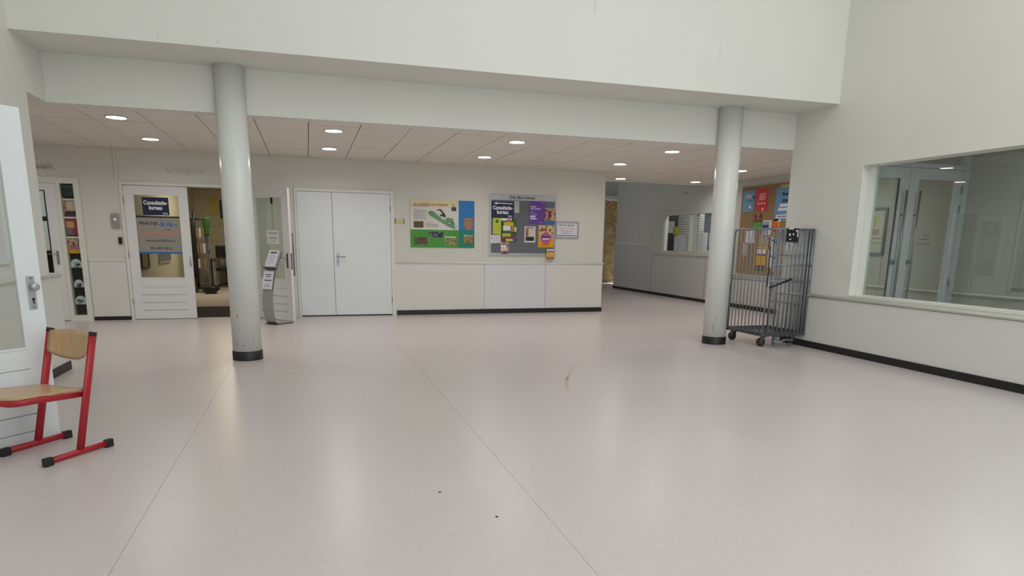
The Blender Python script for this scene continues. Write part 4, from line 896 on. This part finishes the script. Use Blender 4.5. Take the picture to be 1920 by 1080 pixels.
# ------------------------------------------------------------------ practice room behind the open doorway
o = box(-2.74, -.88, 12.16, 14.0, 0, .008).build('door_mat', mat('charcoal_mat', (.10, .10, .11), .9, var=.2, scale=60)); tag(o, 'black entrance mat inside the open doorway', 'mat')
cst = thing('coat_stand', 'tall dark coat stand inside the practice room', 'coat stand', (-2.62, 17.9, 0))
MB().tube([(0, 0, .02), (0, 0, 1.95)], .03, 8).build('pole', BLK, cst)
MB().tube([(-.22, 0, 1.74), (.32, 0, 1.77)], .022, 8).build('arm', BLK, cst)
MB().lathe([(.24, 0), (.24, .02), (.10, .10), (.03, .12)], n=20).build('base', BLK, cst)
def drape(name, label, x, y, z0, z1, w, d, m, cat):
    b = MB(); n = 14; pr = []
    for j in range(9):
        v = j/8; ww = w*(.62+.38*math.sin(PI*min(1, v*1.25+.15))); 
        pr.append([(x+ww/2*math.cos(2*PI*i/n)*(1+.08*math.sin(5*i)), y+d/2*math.sin(2*PI*i/n)*(1+.15*math.sin(3*i)), z1+(z0-z1)*v) for i in range(n)])
    b.add([p for r in pr for p in r], [(j*n+i, j*n+(i+1) % n, (j+1)*n+(i+1) % n, (j+1)*n+i) for j in range(8) for i in range(n)]+[tuple(range(n-1, -1, -1)), tuple(8*n+i for i in range(n))], True)
    return tag(b.build(name, m), label, cat)
drape('cloth_bag', 'green cloth bag hanging from the coat stand', -2.34, 17.85, 1.36, 1.80, .17, .16, mat('leaf_green_cloth', (.17, .34, .11), .8, var=.1), 'bag')
drape('coat', 'long dark coat hanging on the coat stand', -2.66, 17.82, .35, 1.72, .15, .2, mat('black_wool', (.12, .10, .10), .9), 'coat')
drape('scarf', 'grey blue scarf hanging behind the green bag', -2.36, 18.05, .95, 1.72, .13, .1, mat('grey_blue_wool', (.42, .47, .52), .9, var=.1), 'scarf')
rk = thing('display_rack', 'grey metal display rack beside the desk in the practice room', 'rack', (-2.70, 19.5, 0))
for x in (-.14, .14):
    for y in (-.15, .15): box(x-.012, x+.012, y-.012, y+.012, 0, 1.62).build('post', ZINC, rk)
for z in (.12, .5, .9, 1.3, 1.6): box(-.15, .15, -.16, .16, z, z+.02).build('shelf', ZINC, rk)
for i, z in enumerate((.52, .92, 1.32)):
    for k in range(3): box(-.11+.075*k, -.05+.075*k, -.15, -.05, z, z+.24).build('brochure', [PAPER, CORK, FOIL][(i+k) % 3], rk)
dsk = thing('desk', 'wood topped desk at the back of the practice room', 'desk', (-1.98, 20.1, 0))
box(-.62, .9, -.4, .4, .735, .765).build('desk_top', mat('desk_wood', (.58, .42, .26), .45, var=.08, scale=10), dsk)
for x in (-.55, .85):
    for y in (-.35, .35): box(x-.02, x+.02, y-.02, y+.02, 0, .735).build('leg', BLK, dsk)
dr = thing('drawer_unit', 'light grey drawer unit under the desk', 'cabinet', (-2.47, 20.0, 0))
box(-.12, .12, -.25, .25, .03, .70).build('body', mat('light_grey_steel', (.66, .66, .64), .4), dr)
for z in (.06, .27, .48): box(-.11, .11, -.262, -.25, z, z+.19).build('drawer', MATS['light_grey_steel'], dr)
oc = thing('office_chair', 'black office chair turned to the desk', 'chair', (-2.16, 19.35, 0))
MB().rbox(-.2, .2, -.03, .05, .80, 1.12, .03).build('backrest', BLK, oc, bevel=.02)
MB().rbox(-.22, .22, 0, .44, .44, .52, .05).build('seat', BLK, oc)
MB().tube([(0, .22, .1), (0, .22, .44)], .025, 8).tube([(0, .0, .5), (0, .01, .82)], .02, 8).build('post', DARKZ, oc)
for k in range(5):
    a = 2*PI*k/5; MB().tube([(0, .22, .11), (.25*math.cos(a), .22+.25*math.sin(a), .06)], .018, 6).build('leg', BLK, oc)
drape('bag', 'black bag lying on the practice room floor', -2.28, 17.35, 0.0, .16, .42, .28, BLK, 'bag')
YR = 20.785
SH = [mat('wall_sheet_yellow', (.82, .74, .42), .6, var=.08), mat('wall_sheet_cream', (.80, .76, .60), .6, var=.06), mat('wall_sheet_dark', (.24, .22, .20), .6, var=.1), mat('wall_sheet_pale', (.78, .77, .72), .6, var=.05)]
WS = ((-2.62, -2.38, 1.95, 2.45, 0, 'large yellow sheet high on the practice room back wall, near the side wall'), (-2.34, -2.28, 1.85, 2.35, 2, 'narrow dark strip high on the practice room back wall'),
      (-2.24, -1.98, 1.9, 2.4, 0, 'yellow sheet high on the practice room back wall, right of the dark strip'), (-2.62, -2.40, 1.62, 1.84, 3, 'pale sheet in the middle row on the practice room back wall'),
      (-2.36, -2.22, 1.6, 1.8, 1, 'small cream sheet in the middle row on the practice room back wall'), (-2.18, -1.95, 1.55, 1.82, 0, 'yellow sheet in the middle row on the practice room back wall'),
      (-2.60, -2.44, 1.20, 1.52, 1, 'cream sheet in the lowest row on the practice room back wall'), (-2.40, -2.26, 1.22, 1.50, 3, 'pale sheet just above the office chair on the practice room back wall'),
      (-2.22, -2.0, 1.18, 1.48, 0, 'yellow sheet in the lowest row on the practice room back wall'))
for x0, x1, z0, z1, m, lab in WS:
    o = box(x0, x1, YR-.004, YR, z0, z1).build('wall_sheet', SH[m])
    tag(o, lab, 'poster', 'sheets on the practice room wall')
# boards hanging on the practice room's side wall, seen through the lettered door glass
def sboard(label, y, w, z0, z1, fm, pm):
    o = thing('wall_board', label, 'noticeboard', (-3.0, y, 0), PI/2)
    MB().box(-w/2, w/2, -.03, 0, z0, z0+.03).box(-w/2, w/2, -.03, 0, z1-.03, z1).box(-w/2, -w/2+.03, -.03, 0, z0+.03, z1-.03).box(w/2-.03, w/2, -.03, 0, z0+.03, z1-.03).build('frame', fm, o)
    box(-w/2+.03, w/2-.03, -.012, 0, z0+.03, z1-.03).build('panel', pm, o)
sboard('wood framed cork board seen through the lettered door glass', 14.25, .6, .72, 1.7, mat('dark_wood_frame', (.24, .16, .10), .5), CORK)
sboard('grey board in a pale frame seen through the lettered door glass', 16.1, 1.2, .78, 1.6, mat('pale_frame', (.70, .68, .62), .5), FELT)

# room behind the slit door: window to the garden with a bare tree
wnd = struct('window_5', MB().box(-5.9, -5.84, 17.0, 17.08, .95, 2.72).box(-4.36, -4.3, 17.0, 17.08, .95, 2.72).box(-5.9, -4.3, 17.0, 17.08, 1.62, 1.72).box(-5.9, -4.3, 17.0, 17.08, .95, 1.0), mat('yellowed_frame', (.80, .76, .60), .5))
struct('pane', box(-5.86, -4.34, 17.03, 17.036, .95, 2.72), GLASS, wnd)
tr = thing('bare_tree', 'bare tree outside, seen through the slit of the left door', 'tree', (-7.2, 25.0, -.3))
tb = MB(); tb.tube([(0, 0, 0), (.05, 0, 1.6), (0, .05, 3.2)], .11, 8); tb.build('trunk', mat('bark_grey', (.22, .20, .19), .9), tr)
tw = MB()
for k in range(46):
    a = random.uniform(0, 2*PI); z = random.uniform(.9, 3.1); l = random.uniform(.6, 1.3); e = (l*math.cos(a), l*math.sin(a), z+random.uniform(.3, .9))
    tw.tube([(0, 0, z), (e[0]*.5, e[1]*.5, z+.25), e], .02, 5)
    for q in range(3):
        f = random.uniform(.4, 1); p0 = (e[0]*f, e[1]*f, z+(e[2]-z)*f)
        tw.tube([p0, (p0[0]+random.uniform(-.4, .4), p0[1]+random.uniform(-.4, .4), p0[2]+random.uniform(.1, .5))], .010, 4)
o = tw.build('twigs', MATS['bark_grey'], tr); o['kind'] = 'stuff'
o = box(-5.6, -4.3, 16.2, 16.9, .0, 1.0).build('cupboard', mat('dark_cupboard', (.14, .11, .10), .5)); tag(o, 'dark low cupboard behind the slit of the left door', 'cabinet')

# ------------------------------------------------------------------ downlights
RING = mat('lamp_ring_white', (.82, .82, .80), .4)
LAMP = emit('lamp_diffuser', (1.0, .97, 1.0), 14.0)
lamps = [(-2.03, 8.95, 'front row under the left end of the tile ceiling'), (-2.03, 10.70, 'second row above the lettered practice door'), (.37, 8.98, 'front row, just right of the column by the red chair'),
         (.37, 10.74, 'second row above the flush double door'), (2.78, 9.0, 'front row, middle of the tile ceiling'), (2.78, 10.76, 'second row, before the noticeboards'), (5.17, 9.02, 'front row near the column by the roll cage'),
         (5.17, 10.75, 'second row near the corner of the far wall'), (7.62, 10.80, 'edge seen just right of the column by the roll cage'), (6.33, 13.10, 'last row at the mouth of the passage'), (8.12, 13.10, 'last row above the reception window'), (7.62, 9.02, 'over the mouth of the glazed corridor doors'),
         (-4.43, 8.95, 'hidden behind the left wall, front row'), (-4.43, 10.72, 'hidden behind the left wall, second row')]
dl = None
for x, y, s in lamps:
    if dl is None:
        dl = thing('downlight', '', 'lamp', (x, y, ZC), 0, 'downlights in the tile ceiling')
        MB().lathe([(.088, 0.004), (.122, 0.002), (.122, -.008), (.108, -.012), (.092, -.008), (.088, -.002)], n=32).build('ring', RING, dl)
        MB().lathe([(.104, .0), (.104, -.0105), (.0985, -.0115)], n=32).build('diffuser', LAMP, dl)
        r_ = dl
    else:
        r_ = copy_tree(dl)
    r_.location = (x, y, ZC); r_['label'] = 'round recessed downlight, '+s
    L = bpy.data.lights.new('downlight_glow', 'AREA'); L.shape = 'DISK'; L.size = .19; L.energy = POW['lamps']*(1.8 if y < 9.1 and x > 7 else 1); L.color = (1.0, .95, .90); L.spread = 2.75
    lo = bpy.data.objects.new('downlight_glow', L); lo.location = (x, y, ZC-.02); C.objects.link(lo)
